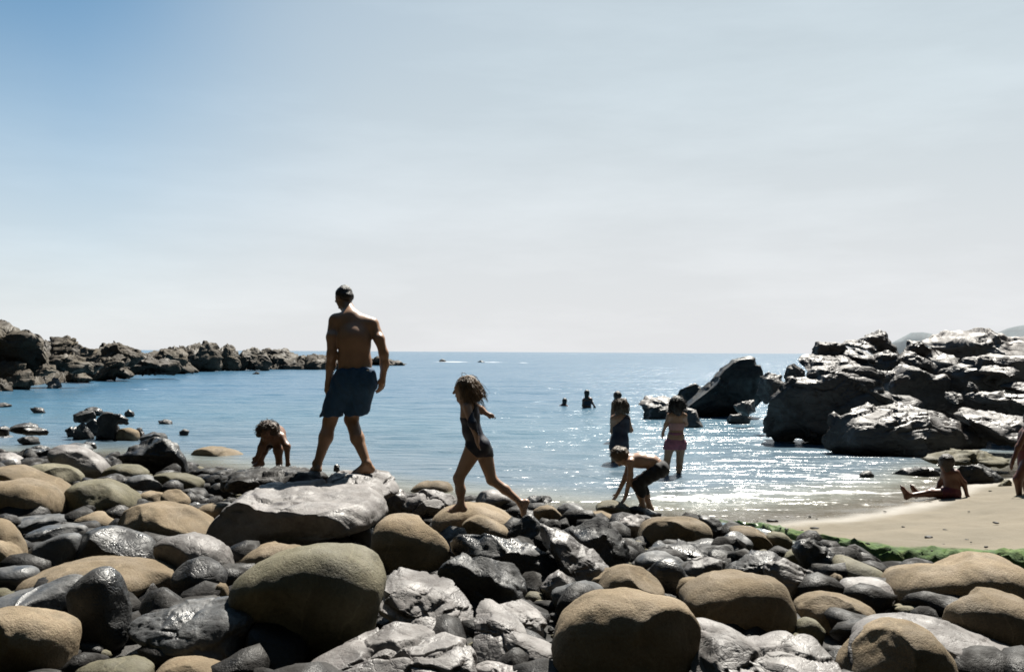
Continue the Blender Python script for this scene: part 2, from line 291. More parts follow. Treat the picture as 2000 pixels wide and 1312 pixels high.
# ------------------------------------------------------------------ water
def water_mat():
    m, n, l, b = new_mat('sea_water')
    tc = n.new('ShaderNodeTexCoord')
    dep = nd(n, 'ShaderNodeAttribute', attribute_name='depth'); foam = nd(n, 'ShaderNodeAttribute', attribute_name='foam')
    def wave(sx, sy, det, rot=0.0, dist=0.4):
        mp = nd(n, 'ShaderNodeMapping'); mp.inputs['Scale'].default_value = (sx, sy, 1); mp.inputs['Rotation'].default_value = (0, 0, rot); l.new(tc.outputs['Object'], mp.inputs[0])
        t = nd(n, 'ShaderNodeTexNoise', Scale=1.0, Detail=det, Roughness=.55, Distortion=dist); l.new(mp.outputs[0], t.inputs['Vector']); return t.outputs[0]
    w1 = wave(.9, 2.6, 4.0, .06); w2 = wave(4.0, 9.0, 3.0, -.1); w3 = wave(.10, .42, 4.0, .1)
    a1 = nd(n, 'ShaderNodeMath', operation='MULTIPLY_ADD'); l.new(w2, a1.inputs[0]); a1.inputs[1].default_value = .10; l.new(w1, a1.inputs[2])
    a2 = nd(n, 'ShaderNodeMath', operation='MULTIPLY_ADD'); l.new(w3, a2.inputs[0]); a2.inputs[1].default_value = 3.2; l.new(a1.outputs[0], a2.inputs[2])
    bp = nd(n, 'ShaderNodeBump', Strength=1.0, Distance=.125); l.new(a2.outputs[0], bp.inputs['Height'])
    cr = ramp(n, [(0.0, (.24, .215, .17)), (.03, (.15, .15, .12)), (.09, (.075, .115, .15)), (.4, (.05, .115, .165)), (1.0, (.036, .10, .165))])
    dm = nd(n, 'ShaderNodeMapRange'); dm.inputs[2].default_value = 2.5; l.new(dep.outputs['Fac'], dm.inputs[0]); l.new(dm.outputs[0], cr.inputs[0])
    l.new(cr.outputs[0], b.inputs['Base Color']); b.inputs['IOR'].default_value = 1.4; b.inputs['Roughness'].default_value = .22
    b.inputs['Specular IOR Level'].default_value = .5
    l.new(bp.outputs[0], b.inputs['Normal'])
    # foam: white froth broken up by noise
    fz = nd(n, 'ShaderNodeTexNoise', Scale=5.0, Detail=7.0, Roughness=.75); 
    mpf = nd(n, 'ShaderNodeMapping'); mpf.inputs['Scale'].default_value = (.8, 1.6, 1); l.new(tc.outputs['Object'], mpf.inputs[0]); l.new(mpf.outputs[0], fz.inputs['Vector'])
    fs = nd(n, 'ShaderNodeMath', operation='ADD'); l.new(fz.outputs[0], fs.inputs[0]); l.new(foam.outputs['Fac'], fs.inputs[1])
    fm = nd(n, 'ShaderNodeMapRange', interpolation_type='SMOOTHSTEP'); fm.inputs[1].default_value = .98; fm.inputs[2].default_value = 1.12; l.new(fs.outputs[0], fm.inputs[0])
    fb = nd(n, 'ShaderNodeBsdfDiffuse'); fb.inputs[0].default_value = (.7, .7, .7, 1)
    mf = n.new('ShaderNodeMixShader'); l.new(fm.outputs[0], mf.inputs[0]); l.new(b.outputs[0], mf.inputs[1]); l.new(fb.outputs[0], mf.inputs[2])
    # very thin water at the edge lets the sand show
    tr = n.new('ShaderNodeBsdfTransparent'); tm = nd(n, 'ShaderNodeMapRange'); tm.inputs[1].default_value = .0; tm.inputs[2].default_value = .10; tm.inputs[3].default_value = .15; tm.inputs[4].default_value = 1.0; l.new(dep.outputs['Fac'], tm.inputs[0])
    mt = n.new('ShaderNodeMixShader'); l.new(tm.outputs[0], mt.inputs[0]); l.new(tr.outputs[0], mt.inputs[1]); l.new(mf.outputs[0], mt.inputs[2])
    l.new(mt.outputs[0], n['Material Output'].inputs['Surface'])
    return m
ang = np.linspace(R(-62), R(62), 520); rad = 8.0 * np.exp(np.linspace(0, math.log(9000 / 8.0), 560))
A, RR, f = grid(ang, rad)
X = RR * np.sin(A); Y = RR * np.cos(A)
zb = np.maximum(ground_z(X, Y), np.where(Y > edge(X), sand_z(X, Y), -9))
depth = np.clip(-zb, 0, 9)
calm = np.clip(depth / .3, .12, 1)
P = np.stack([X * .9, Y * 2.2, 0 * X], 1)
Zw = calm * (.022 * fbm(P, 21, 3) * np.clip(60 / RR, 0, 1) + .05 * np.clip(RR / 40, .1, 1.0) * fbm(np.stack([X * .12, Y * .5, 0 * X], 1), 22, 3) * np.clip(400 / RR, 0, 1))
# small breaker at the sand
line = np.interp(X, [1.2, 2.2, 3.2, 4.2, 5.2, 6.5], [12.2, 12.55, 12.95, 13.2, 13.25, 14.2]) + .10 * fbm(np.stack([X * 2, 0 * X, 0 * X], 1), 25)
inx = np.clip((X - 1.2) / .6, 0, 1) * np.clip((5.6 - X) / .5, 0, 1)
br = inx * np.exp(-((Y - line) / .16) ** 2)
Zw += .055 * br * (.7 + .6 * vnoise(np.stack([X * 3, Y * 3, 0 * X], 1), 27)) + .05 * inx * np.exp(-((Y - line - .55) / .4) ** 2)
foam = np.maximum.reduce([.72 * br, .45 * inx * np.exp(-((Y - line + .45) / .35) ** 2)])
for (fx, fy, rx, ry, a) in [(-10.5, 178, 6, 7, .62), (-3.5, 178, 4.5, 5, .60), (2.0, 172, 1.6, 5, .66), (55, 900, 60, 60, .5), (110, 820, 40, 50, .5), (5.1, 15.2, .55, .45, .6), (5.8, 17.0, 1.3, .35, .52), (-17.5, 47, 2, .9, .5), (-14, 68, 3, 1.5, .48)]:
    foam = np.maximum(foam, a * np.exp(-((X - fx) / rx) ** 2 - ((Y - fy) / ry) ** 2))
foam = np.maximum(foam, .47 * np.exp(-(depth / .035) ** 2) * (depth > 0))
me = mesh_from('sea', np.stack([X, Y, Zw], 1), f)
add_attr(me, 'depth', depth); add_attr(me, 'foam', foam)
tag(obj('sea', me, water_mat()), kind='structure')

# far hills beyond the outcrop
def hill(name, pts, D, label):
    pts = [at(px, py, D) for px, py in pts]
    n = 40; xs_ = np.linspace(pts[0][0], pts[-1][0], n); zs_ = np.interp(xs_, [p[0] for p in pts], [p[2] for p in pts])
    rows = []
    for k in range(11):
        t = k / 10 * 2 - 1; h = math.cos(t * math.pi / 2)
        rows.append(np.stack([xs_, np.full(n, D + t * D * .15), (zs_ + 3) * h - 3 + D * .002 * fbm(np.stack([xs_ * .05, 0 * xs_ + k * 1.3, 0 * xs_], 1), 31)], 1))
    v = np.concatenate(rows); i = np.arange(n * 11).reshape(11, n)
    f_ = np.stack([i[:-1, :-1], i[:-1, 1:], i[1:, 1:], i[1:, :-1]], -1).reshape(-1, 4)
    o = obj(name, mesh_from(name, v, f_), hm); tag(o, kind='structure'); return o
hm = rock_mat('far_hill_hazed', (.10, .125, .14), (.12, .145, .16), (.14, .165, .18), .02, (.9, 1), .1, .2)  # distance haze is painted into the blue-grey base colour
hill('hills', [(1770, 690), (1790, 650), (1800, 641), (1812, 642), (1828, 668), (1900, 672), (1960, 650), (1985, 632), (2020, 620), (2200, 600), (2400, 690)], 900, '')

# ------------------------------------------------------------------ left headland: one continuous ridge running out to sea
SKY_ = np.array([(-420, 590), (-200, 620), (-60, 640), (0, 650), (30, 658), (70, 662), (95, 670), (112, 673), (128, 668), (150, 686), (176, 695), (202, 683), (250, 685), (276, 697), (312, 694), (345, 690), (392, 679), (422, 679), (432, 690), (446, 681), (466, 700), (496, 685), (540, 690), (575, 701), (600, 698), (640, 703), (690, 706), (725, 703), (760, 708), (795, 713)])
BASE_ = np.array([(-420, 880), (-200, 820), (-60, 782), (0, 771), (100, 760), (180, 749), (300, 737), (400, 731), (500, 727), (640, 725), (700, 718), (795, 714)])
cols = np.linspace(-400, 795, 620); V_ = np.linspace(0, 1, 56)
PX, T_ = np.meshgrid(cols, V_); PX = PX.ravel(); T_ = T_.ravel()
yb_ = np.interp(PX, BASE_[:, 0], BASE_[:, 1]); ys_ = np.interp(PX, SKY_[:, 0], SKY_[:, 1])
a_, b_ = unroll(PX, yb_); D0 = np.clip(F * ZC / np.maximum(b_ - HOR, 4), 14, 175)
ht = np.maximum((yb_ - ys_) * D0 / F, .05); th_ = np.clip(ht * 1.6, .8, 6.5)
Dd = D0 + T_ * 2 * th_
prof = np.where(T_ < .5, (T_ * 2) ** .75, np.cos((T_ - .5) * math.pi) ** .8)
aa, _b = unroll(PX, yb_)
Xh = (aa - 1000) / F * Dd; Zh = -.35 + (ht * (1 + (Dd - D0) / D0) + .35) * np.maximum(prof, 0)
pts_ = np.stack([Xh, Dd, Zh], 1)
ca = math.cos(.55); sa = math.sin(.55); rot = np.array([[ca, 0, sa], [0, 1, 0], [-sa, 0, ca]])
wp = (pts_ + .5 * np.stack([fbm(pts_ * .7, 91, 3), fbm(pts_ * .7, 92, 3), fbm(pts_ * .7, 93, 3)], 1)) @ rot.T
c1, e1, t1 = cells(wp * np.array([.35, .4, .75]), 51); c2, e2, t2 = cells(wp * np.array([.9, .9, 1.9]), 52)
amp = np.clip(ht * .28, .1, .75) * np.clip(np.sin(np.pi * T_) * 3, .25, 1)
dsp = amp * ((c1 - .5) * 1.4 + 2.0 * t1 + (c2 - .5) * .7 + .9 * t2 - .6 * np.exp(-(e1 / .06) ** 2))
pts_[:, 1] -= dsp * .8; pts_[:, 2] += dsp * .55
i = np.arange(len(PX)).reshape(len(V_), len(cols)); f_ = np.stack([i[:-1, :-1], i[:-1, 1:], i[1:, 1:], i[1:, :-1]], -1).reshape(-1, 4)
tag(obj('headland', mesh_from('headland', pts_, f_), M['headland']), kind='structure')
# ------------------------------------------------------------------ rocks
CR = {'F': (0, 0, 1), '1': (0, 600, 4), '2': (0, 840, 2.78), '3': (400, 880, 3.038), '4': (800, 880, 3.038), '5': (1150, 900, 3.184), '6': (1500, 850, 2.84),
      '7': (1200, 600, 2.5), 'O': (1500, 610, 4), 'L': (0, 600, 5.882), 'H': (300, 650, 3.846), 'T': (1720, 760, 5.468), 'G': (1250, 880, 3.636)}
_ico = {}
def ico(n):
    if n not in _ico:
        bm = bmesh.new(); bmesh.ops.create_icosphere(bm, subdivisions=n, radius=1)
        v = np.array([x.co[:] for x in bm.verts]); f = np.array([[q.index for q in p.verts] for p in bm.faces]); bm.free(); _ico[n] = (v, f)
    return _ico[n]
def radial(pts, sig):
    """silhouette radius for 180 directions round the middle of the outline"""
    c = (pts.min(0) + pts.max(0)) / 2; q = pts - c
    th = np.arange(180) * 2 * math.pi / 180; d = np.stack([np.cos(th), np.sin(th)], 1); best = np.zeros(180)
    for a, b in zip(q, np.roll(q, -1, 0)):
        e = b - a; den = d[:, 0] * e[1] - d[:, 1] * e[0]; den = np.where(np.abs(den) < 1e-9, 1e-9, den)
        t = (a[0] * e[1] - a[1] * e[0]) / den; u = (a[0] * d[:, 1] - a[1] * d[:, 0]) / den
        best = np.where((t > 0) & (u >= -1e-6) & (u <= 1 + 1e-6), np.maximum(best, t), best)
    best[best <= 0] = np.median(best[best > 0])
    if sig > 0:
        k = np.arange(-30, 31); w = np.exp(-.5 * (k / sig) ** 2); w /= w.sum()
        best = np.convolve(np.concatenate([best[-30:], best, best[:30]]), w, 'valid')
    return c, th, best
# kind: material, outline smoothing, facets, box power, noise, fracture amount, fracture scale
KIND = {'tan': ('tan', 4, 2, 3.0, .075, 0, 0), 'olive': ('olive', 4, 2, 3.0, .08, 0, 0), 'grey': ('grey', 3.5, 3, 2.4, .075, .02, 2.5),
        'lump': ('grey', 2.5, 3, 2.5, .15, .05, 2.2), 'slab': ('slab', 1.2, 7, 2.8, .05, .085, 1.7), 'plate': ('slab', 1.6, 4, 3.0, .07, .04, 2.4), 'dark': ('dark', 1.2, 12, 2.6, .07, .07, 2.6),
        'smoothdark': ('dark', 4, 3, 2.3, .06, .015, 2.5), 'outcrop': ('outcrop', .5, 16, 4.5, .025, .075, 2.7), 'headland': ('headland', .9, 16, 2.8, .04, .14, 2.8)}
ROCKS = []
def unit3(v): v = np.array(v, float); return v / np.linalg.norm(v)
def rock(name, crop, kind, label, pts, D=None, zg=None, c=.46, lean=0.0, sub=None, cat=None, extra=None, seed=None, mat=None, group=None, thick=None, flat=None):
    ox, oy, s = CR[crop]
    P = np.array([(ox + x / s, oy + y / s) for x, y in pts], float)
    P = np.array([unroll(*p) for p in P])
    if extra is None: extra = 0 if D else .055 * (P[:, 1].max() - HOR) / 1.65
    if extra: P[:, 1] = np.where(P[:, 1] > P[:, 1].max() - .25 * np.ptp(P[:, 1]), P[:, 1] + extra, P[:, 1])
    mname, sig, nf, pw, amp, fr, fs = KIND[kind]
    if seed is None: seed = sum(ord(ch) for ch in label) * 7 % 9973
    rng = np.random.RandomState(seed)
    (cx, cy), th, Rr = radial(P, sig)
    yb = P[:, 1].max() - extra; wpx = np.ptp(P[:, 0]); hpx = np.ptp(P[:, 1])
    if D is None:
        D = 8.0
        for _ in range(12):
            xw = (cx - 1000) / F * D; zz = float(ground_z(xw, D)) if zg is None else zg
            D = .5 * D + .5 * F * (ZC - zz) / max(yb - HOR, 8)
    hw = wpx / 2 * D / F
    half = (thick / 2) if thick else max(c * 2 * hw, .5 * hpx * D / F * .7)
    Dc = D + half * .75
    k = Dc / F
    n = sub or (3 if wpx < 34 else 4 if wpx < 110 else 5)
    v, fc = ico(n); q = v.copy()            # q: x right, y away, z up
    for _ in range(nf):
        nn = rng.normal(size=3); nn[1] = np.sign(nn[1] or 1) * (abs(nn[1]) + .35); nn[2] = nn[2] * .5 if kind == 'outcrop' else nn[2] * .8 + .25; nn /= np.linalg.norm(nn)
        h = rng.uniform(.50, .80) if kind in ('outcrop', 'headland') else rng.uniform(.62, .86); q = q - np.maximum(q @ nn - h, 0)[:, None] * nn
    if flat is not None:
        nn = unit3((.05, -.12, 1)); q = q - np.maximum(q @ nn - flat, 0)[:, None] * nn
    uv = np.hypot(q[:, 0], q[:, 2]); w = q[:, 1]
    ln = np.maximum(np.linalg.norm(q, axis=1), 1e-9); un = uv / ln; wn_ = np.abs(w) / ln
    box = ln / np.maximum((un ** pw + wn_ ** pw) ** (1 / pw), 1e-9)
    un, wn_ = un * box, np.sign(w) * wn_ * box
    t = np.arctan2(-q[:, 2], q[:, 0]) % (2 * math.pi)
    if nf:                                          # facets must not eat into the outline
        bi = (t / (2 * math.pi) * 48).astype(int) % 48; mxr = np.zeros(48); np.maximum.at(mxr, bi, un); mxr[mxr == 0] = 1
        un = un / np.interp(t, (np.arange(-1, 50) + .5) / 48 * 2 * math.pi, np.concatenate([mxr[-1:], mxr, mxr[:2]]))
    Rt = np.interp(t, np.concatenate([th, [2 * math.pi]]), np.concatenate([Rr, Rr[:1]])) * k
    hh = hpx / 2 * k
    eps = math.atan2(cy - HOR, F)
    bz = math.sqrt(max(hh * hh - (half * math.sin(eps)) ** 2, (.62 * hh) ** 2)) / (math.cos(eps) + lean * math.sin(eps)) / hh
    x = un * Rt * np.cos(t); z = -un * Rt * np.sin(t) * bz; y = wn_ * half
    y = y + lean * z
    p = np.stack([x, y, z], 1); rad_ = float(np.mean([hw, half, hh]))
    nrm = np.stack([x / hw ** 2, y / half ** 2, z / hh ** 2], 1); nrm /= np.maximum(np.linalg.norm(nrm, axis=1), 1e-9)[:, None]
    pn = p / rad_ + rng.uniform(-50, 50, 3)
    dsp = amp * .55 * fbm(pn * 1.1, seed % 97, 4, .5)
    if fr:
        a = rng.uniform(-.5, .2); Rm = np.array([[math.cos(a), 0, -math.sin(a)], [0, 1, 0], [math.sin(a), 0, math.cos(a)]])
        wp = (pn + .10 * np.stack([fbm(pn * 1.7, 41, 3), fbm(pn * 1.7, 42, 3), fbm(pn * 1.7, 43, 3)], 1)) @ Rm.T * np.array([.8, 1.0, 1.9])
        cv, bd, tl = cells(wp * fs * .5, seed % 89); cv2, bd2, tl2 = cells(wp * fs * 1.1, seed % 83)
        dsp = dsp + fr * ((cv - .5) * 1.0 + 2.2 * tl + (cv2 - .5) * .3 + .6 * tl2 - (1.5 if kind == 'slab' else .6) * np.exp(-(bd / .045) ** 2) - .2 * np.exp(-(bd2 / .06) ** 2) + .08 * fbm(pn * 6, 47, 3))
    if kind in ('outcrop', 'headland'):             # bedding: uneven ledges
        sz = pn[:, 2] * 2.4 + pn[:, 0] * rng.uniform(-.9, -.3) + .35 * fbm(pn * 1.3, 71, 3); fz = sz - np.floor(sz)
        dsp = dsp + .05 * (1 - fz) ** 2 * (.4 + h3(np.floor(sz), np.floor(pn[:, 0] * 1.3 + .6 * np.floor(sz)), np.floor(sz) * 0, 5)) - .02
    if kind in ('tan', 'olive'): dsp = dsp + .012 * fbm(pn * 4.5, 73, 4, .6)
    p = p + nrm * (dsp * rad_)[:, None]
    c0 = np.array([(cx - 1000) / F * Dc, Dc, ZC - (cy - HOR) / F * Dc])
    low = p[:, 2].min(); loc = c0 + np.array([0, 0, low])
    p[:, 2] -= low
    me = mesh_from(name, p, fc)
    o = obj(name, me, M[mat or mname], loc=loc)
    tag(o, label, cat or ('boulder' if kind in ('tan', 'olive') else 'rock'), group)
    ROCKS.append((loc, max(hw, half)))
    return o
B, K, S = 'boulder', 'rock', 'rock_slab'
GB = 'boulders of the rocky shore'
# ---- left part
rock(B, '2', 'tan', 'big tan boulder cut by the left edge, above the teal flat slab', [(-90, 330), (0, 305), (150, 300), (250, 320), (320, 370), (345, 430), (330, 480), (200, 505), (0, 510), (-100, 470)])
rock(B, '2', 'tan', 'tan boulder behind the big tan one at the left edge', [(-60, 245), (80, 225), (180, 260), (290, 300), (380, 350), (398, 410), (340, 450), (150, 430), (-60, 410)])
rock(B, '2', 'olive', 'low greenish boulder left of the shiny wet boulder', [(130, 235), (250, 205), (360, 225), (440, 270), (460, 315), (300, 340), (180, 300)])
rock(B, '2', 'grey', 'shiny wet tan and grey boulder sloping down right near the left water', [(270, 150), (310, 110), (370, 105), (470, 130), (560, 190), (602, 250), (590, 295), (460, 300), (380, 270), (320, 220)], mat='slab')
rock(K, '2', 'dark', 'dark rock just left of the shiny wet sloping boulder', [(145, 150), (170, 122), (260, 135), (300, 115), (340, 150), (320, 195), (200, 190), (150, 180)])
rock(K, '1', 'grey', 'pale grey wedge of rock at the left edge by the water', [(-80, 1010), (0, 1018), (80, 1055), (160, 1110), (180, 1145), (60, 1150), (-80, 1130)])
rock(K, '2', 'slab', 'glistening pale rock at the left edge below the grey wedge', [(-60, 160), (40, 150), (110, 175), (140, 210), (90, 240), (-60, 235)])
rock(K, '2', 'dark', 'large black block by the water left of the crawling child', [(655, 160), (720, 105), (800, 75), (850, 50), (930, 60), (985, 100), (1045, 170), (1052, 235), (900, 252), (700, 235)])
rock(K, '2', 'dark', 'flat black rock standing in the water behind the black block', [(1000, 95), (1030, 55), (1100, 62), (1180, 75), (1268, 60), (1280, 112), (1150, 118), (1010, 118)])
rock(B, '2', 'tan', 'low tan rock with a dark patch left of the crawling child', [(1050, 130), (1120, 112), (1200, 112), (1290, 135), (1350, 165), (1300, 195), (1150, 200), (1060, 190)])
rock(B, '2', 'olive', 'low olive stone in front of the large black block', [(580, 235), (640, 206), (740, 210), (825, 255), (770, 285), (650, 305), (590, 295)])
rock(B, '2', 'olive', 'flat green-grey stone right of the grey shiny cobble', [(815, 262), (900, 248), (1000, 255), (1120, 300), (1080, 335), (960, 340), (860, 310)])
rock(K, '2', 'grey', 'grey shiny cobble between tan stones left of the flat green-grey stone', [(685, 315), (720, 272), (800, 262), (870, 290), (905, 340), (860, 375), (760, 370), (700, 350)])
rock(B, '2', 'tan', 'small tan stone below the grey shiny cobble', [(745, 385), (800, 352), (880, 360), (940, 400), (900, 440), (790, 435)])
rock(B, '2', 'tan', 'small round tan stone right of the grey shiny cobble', [(885, 380), (915, 342), (970, 345), (1030, 385), (1042, 420), (1000, 450), (920, 430)])
rock(K, '2', 'grey', 'tiny grey cobble between the round tan stone and the broad slab', [(1030, 425), (1065, 408), (1105, 422), (1100, 450), (1050, 452)], sub=3)
rock(B, '2', 'olive', 'dusky tan boulder right of the big left edge boulder', [(383, 345), (450, 303), (560, 293), (660, 325), (735, 375), (778, 415), (760, 460), (550, 470), (400, 450)])
rock(B, '2', 'tan', 'long tan boulder above the blotchy grey one, left of the broad slab', [(630, 530), (665, 470), (740, 425), (860, 410), (1000, 430), (1110, 485), (1185, 550), (1190, 600), (1000, 630), (780, 620), (660, 590)])
rock(B, '2', 'tan', 'tan stone tucked against the left end of the broad slab', [(1070, 450), (1130, 420), (1240, 415), (1275, 450), (1260, 540), (1190, 550), (1120, 500)])
rock(B, '2', 'tan', 'small tan stone between the two long boulders on the left', [(400, 520), (440, 485), (520, 468), (600, 485), (658, 530), (640, 560), (480, 560)])
rock(S, '2', 'grey', 'flat teal-grey slab under the big left edge boulder', [(40, 510), (110, 485), (240, 488), (370, 475), (430, 500), (400, 545), (250, 575), (100, 560)])
rock(K, '2', 'grey', 'smooth grey stone below the flat teal-grey slab', [(150, 590), (250, 545), (380, 532), (480, 550), (480, 600), (330, 650), (200, 650)])
rock(K, '2', 'smoothdark', 'humped charcoal boulder above the long tan one', [(370, 715), (420, 630), (500, 562), (590, 540), (700, 568), (820, 608), (855, 650), (865, 735), (700, 780), (450, 770)])
rock(K, '2', 'smoothdark', 'low dark stone left of the humped charcoal boulder', [(150, 690), (230, 640), (350, 590), (450, 580), (450, 700), (350, 780), (200, 770)], mat='grey')
rock(B, '2', 'tan', 'tan stone half cut by the left edge above the wet grey stone', [(-70, 520), (20, 513), (80, 570), (130, 660), (168, 745), (80, 770), (-70, 770)])
rock(B, '2', 'tan', 'tan stone end behind the half cut stone at the left edge', [(-70, 620), (20, 625), (90, 665), (140, 740), (60, 790), (-70, 790)])
rock(K, '2', 'grey', 'blotchy grey and tan boulder right of the humped charcoal boulder', [(845, 640), (920, 592), (1040, 575), (1150, 588), (1235, 645), (1280, 750), (1265, 815), (1100, 830), (930, 770)], mat='slab')
rock(K, '2', 'smoothdark', 'dark grey egg-shaped boulder in front of the blotchy one', [(945, 800), (1010, 732), (1110, 705), (1190, 738), (1248, 810), (1205, 875), (1060, 915), (965, 890)])
rock(B, '2', 'tan', 'very long smooth tan boulder lying behind the tall dark boulder', [(140, 860), (220, 785), (350, 732), (520, 714), (700, 730), (850, 768), (945, 815), (968, 870), (930, 915), (600, 950), (300, 940), (165, 905)])
rock(K, '2', 'grey', 'wet blue-grey stone at the left edge beside the long tan boulder', [(-60, 790), (60, 765), (180, 765), (218, 800), (180, 870), (60, 900), (-60, 890)])
rock(K, '2', 'smoothdark', 'tall dark boulder rising in front of the long tan one', [(385, 920), (430, 850), (540, 775), (600, 768), (660, 825), (702, 910), (715, 1000), (700, 1130), (560, 1190), (420, 1150)])
rock(S, '2', 'grey', 'grey slanting slab left of the tall dark boulder', [(-60, 960), (100, 915), (250, 865), (390, 808), (470, 825), (440, 950), (300, 1010), (50, 1030), (-60, 1010)])
rock(K, '2', 'grey', 'small wet yellowish stone at the left edge beneath the slanting slab', [(-50, 900), (40, 885), (110, 920), (80, 970), (-50, 980)], mat='olive')
rock(B, '2', 'tan', 'tan boulder with sunlit top in the bottom left corner', [(-90, 1020), (100, 1004), (260, 1014), (360, 1043), (418, 1090), (415, 1150), (390, 1270), (200, 1340), (-90, 1340)])
rock(K, '2', 'lump', 'lumpy shiny blue-grey rock at the lower left', [(678, 1030), (780, 990), (900, 972), (955, 945), (1060, 952), (1180, 935), (1290, 918), (1380, 950), (1422, 990), (1400, 1060), (1362, 1110), (1330, 1200), (1220, 1252), (1050, 1235), (920, 1222), (885, 1150), (730, 1135), (680, 1090)], lean=.75, c=.33, sub=6)
rock(K, '2', 'grey', 'pale grey stone at the bottom edge left of the lumpy rock', [(430, 1310), (500, 1262), (620, 1240), (740, 1252), (850, 1300), (840, 1360), (440, 1370)], mat='olive')
rock(B, '2', 'tan', 'tan stone at the bottom edge below the lumpy rock', [(870, 1310), (940, 1262), (1050, 1255), (1160, 1275), (1240, 1310), (1230, 1360), (880, 1370)])
rock('cobble', '2', 'tan', 'small pale cobble wedged beside the egg-shaped dark boulder', [(1165, 900), (1200, 850), (1245, 845), (1255, 910), (1210, 940)], sub=3)
rock('cobble', '2', 'tan', 'tiny round cobble right of the blotchy boulder', [(1252, 812), (1270, 798), (1292, 808), (1285, 830), (1258, 830)], sub=3)
# ---- rocks standing in the water on the left
W = 'rocks in the shallow water on the left'
def wrock(label, pts, crop='1', kind='dark', **k):
    k.setdefault('zg', 0.0); k.setdefault('extra', 3); return rock(K, crop, kind, label, pts, group=W, **k)
wrock('dark flat rock atop the left pile in the water', [(575, 880), (620, 850), (750, 838), (765, 900), (690, 925), (590, 925)], D=20.6)
wrock('small dark triangular rock at the front of the left water pile', [(575, 1060), (610, 975), (650, 930), (700, 980), (745, 1062), (660, 1078)])
wrock('tall dark leaning rock of the water pile', [(735, 1062), (800, 960), (770, 910), (830, 845), (920, 852), (940, 900), (935, 1060), (830, 1075)])
wrock('dark wedge leaning right at the top of the water pile', [(880, 860), (960, 870), (1010, 905), (1000, 940), (910, 935)], D=20.3)
wrock('tan round boulder among the dark rocks in the left water', [(915, 1040), (940, 985), (1010, 972), (1080, 1000), (1095, 1050), (1060, 1075), (930, 1072)], kind='tan')
wrock('dark rock right of the tan round boulder in the water', [(1070, 975), (1110, 970), (1150, 1040), (1110, 1060), (1085, 1020)])
wrock('small dark rock breaking the surface right of the water pile', [(1240, 925), (1290, 904), (1345, 912), (1350, 938), (1260, 944)])
wrock('small black rock behind the water pile', [(975, 860), (1010, 828), (1050, 850), (1045, 885), (990, 885)])
wrock('low dark reef at the far left in the water', [(60, 1010), (120, 960), (210, 945), (300, 975), (400, 1005), (380, 1035), (200, 1040)], D=17.8)
wrock('thin dark rock awash near the left headland', [(245, 840), (290, 818), (350, 830), (370, 855), (290, 865)])
wrock('dark rock awash cut by the left edge', [(-60, 800), (30, 788), (95, 805), (60, 822), (-60, 822)])
wrock('tiny dark stone awash by the flat black rock', [(1400, 1000), (1440, 978), (1485, 990), (1470, 1022), (1420, 1024)])
wrock('lower dark reef stone at the left edge in the water', [(-60, 1000), (40, 968), (90, 990), (70, 1035), (-60, 1040)], D=17.5)
for lab, pts_, kd in [
    ('dark stone filling the middle of the left water pile', [(690, 940), (730, 900), (790, 930), (800, 1000), (740, 1040), (700, 1010)], 'dark'),
    ('flat dark stone behind the left water pile', [(640, 850), (700, 815), (790, 820), (830, 860), (760, 880)], 'dark'),
    ('low dark stone left of the water pile', [(520, 1000), (560, 970), (610, 985), (620, 1040), (550, 1050)], 'dark'),
    ('wet black stone between the tan round boulder and the black block', [(1100, 1040), (1180, 1005), (1290, 1010), (1330, 1060), (1220, 1090), (1120, 1085)], 'smoothdark'),
    ('dark stone awash below the low reef on the left', [(140, 1075), (210, 1045), (300, 1060), (320, 1100), (220, 1115)], 'dark'),
    ('black wet stone in the shallows right of the grey wedge', [(220, 1150), (300, 1115), (400, 1130), (420, 1190), (300, 1200)], 'dark'),
    ('pale wet stone in the shallows left of the black block', [(480, 1130), (560, 1095), (680, 1100), (740, 1150), (640, 1190), (520, 1180)], 'grey'),
    ('small dark stone in the shallows in front of the water pile', [(640, 1110), (690, 1080), (760, 1090), (780, 1125), (690, 1135)], 'dark')]:
    wrock(lab, pts_, kind=kd)
# ---- middle: ledge under the man, broad slab, big boulders
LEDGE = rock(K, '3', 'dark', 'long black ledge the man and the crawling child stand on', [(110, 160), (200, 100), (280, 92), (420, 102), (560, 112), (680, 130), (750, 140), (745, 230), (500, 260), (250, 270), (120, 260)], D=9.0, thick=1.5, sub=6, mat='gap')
rock(K, '3', 'slab', 'pale cracked rock under the right foot of the man', [(715, 175), (760, 130), (900, 122), (1010, 140), (1090, 160), (1140, 215), (1165, 270), (1060, 310), (900, 290), (760, 250)], D=9.05, thick=1.2, lean=.5, sub=6)
rock(K, '3', 'slab', 'wet jagged rock between the broad slab and the tan dome', [(1030, 300), (1090, 245), (1180, 240), (1220, 290), (1210, 380), (1120, 405), (1050, 370)])
rock(K, '3', 'slab', 'jagged pale rock behind the curved tan boulder', [(1150, 320), (1210, 265), (1300, 235), (1420, 245), (1500, 290), (1510, 370), (1400, 410), (1250, 410), (1170, 390)], sub=6)
rock(B, '3', 'tan', 'small tan dome by the water between the man and the girl', [(1225, 240), (1290, 190), (1390, 172), (1470, 205), (1490, 260), (1350, 275), (1250, 270)])
rock(S, '3', 'plate', 'broad pale flat-topped slab with a black rounded front', [(85, 500), (110, 400), (180, 310), (280, 228), (400, 215), (600, 208), (750, 218), (880, 210), (960, 240), (1040, 310), (1082, 400), (1030, 455), (900, 450), (780, 490), (700, 545), (640, 580), (300, 620), (170, 645), (105, 570)], lean=.25, c=.55, sub=6, flat=.45)
rock(B, '3', 'tan', 'small tan stone at the front right of the broad slab', [(640, 470), (690, 430), (740, 480), (765, 555), (720, 580), (650, 570)])
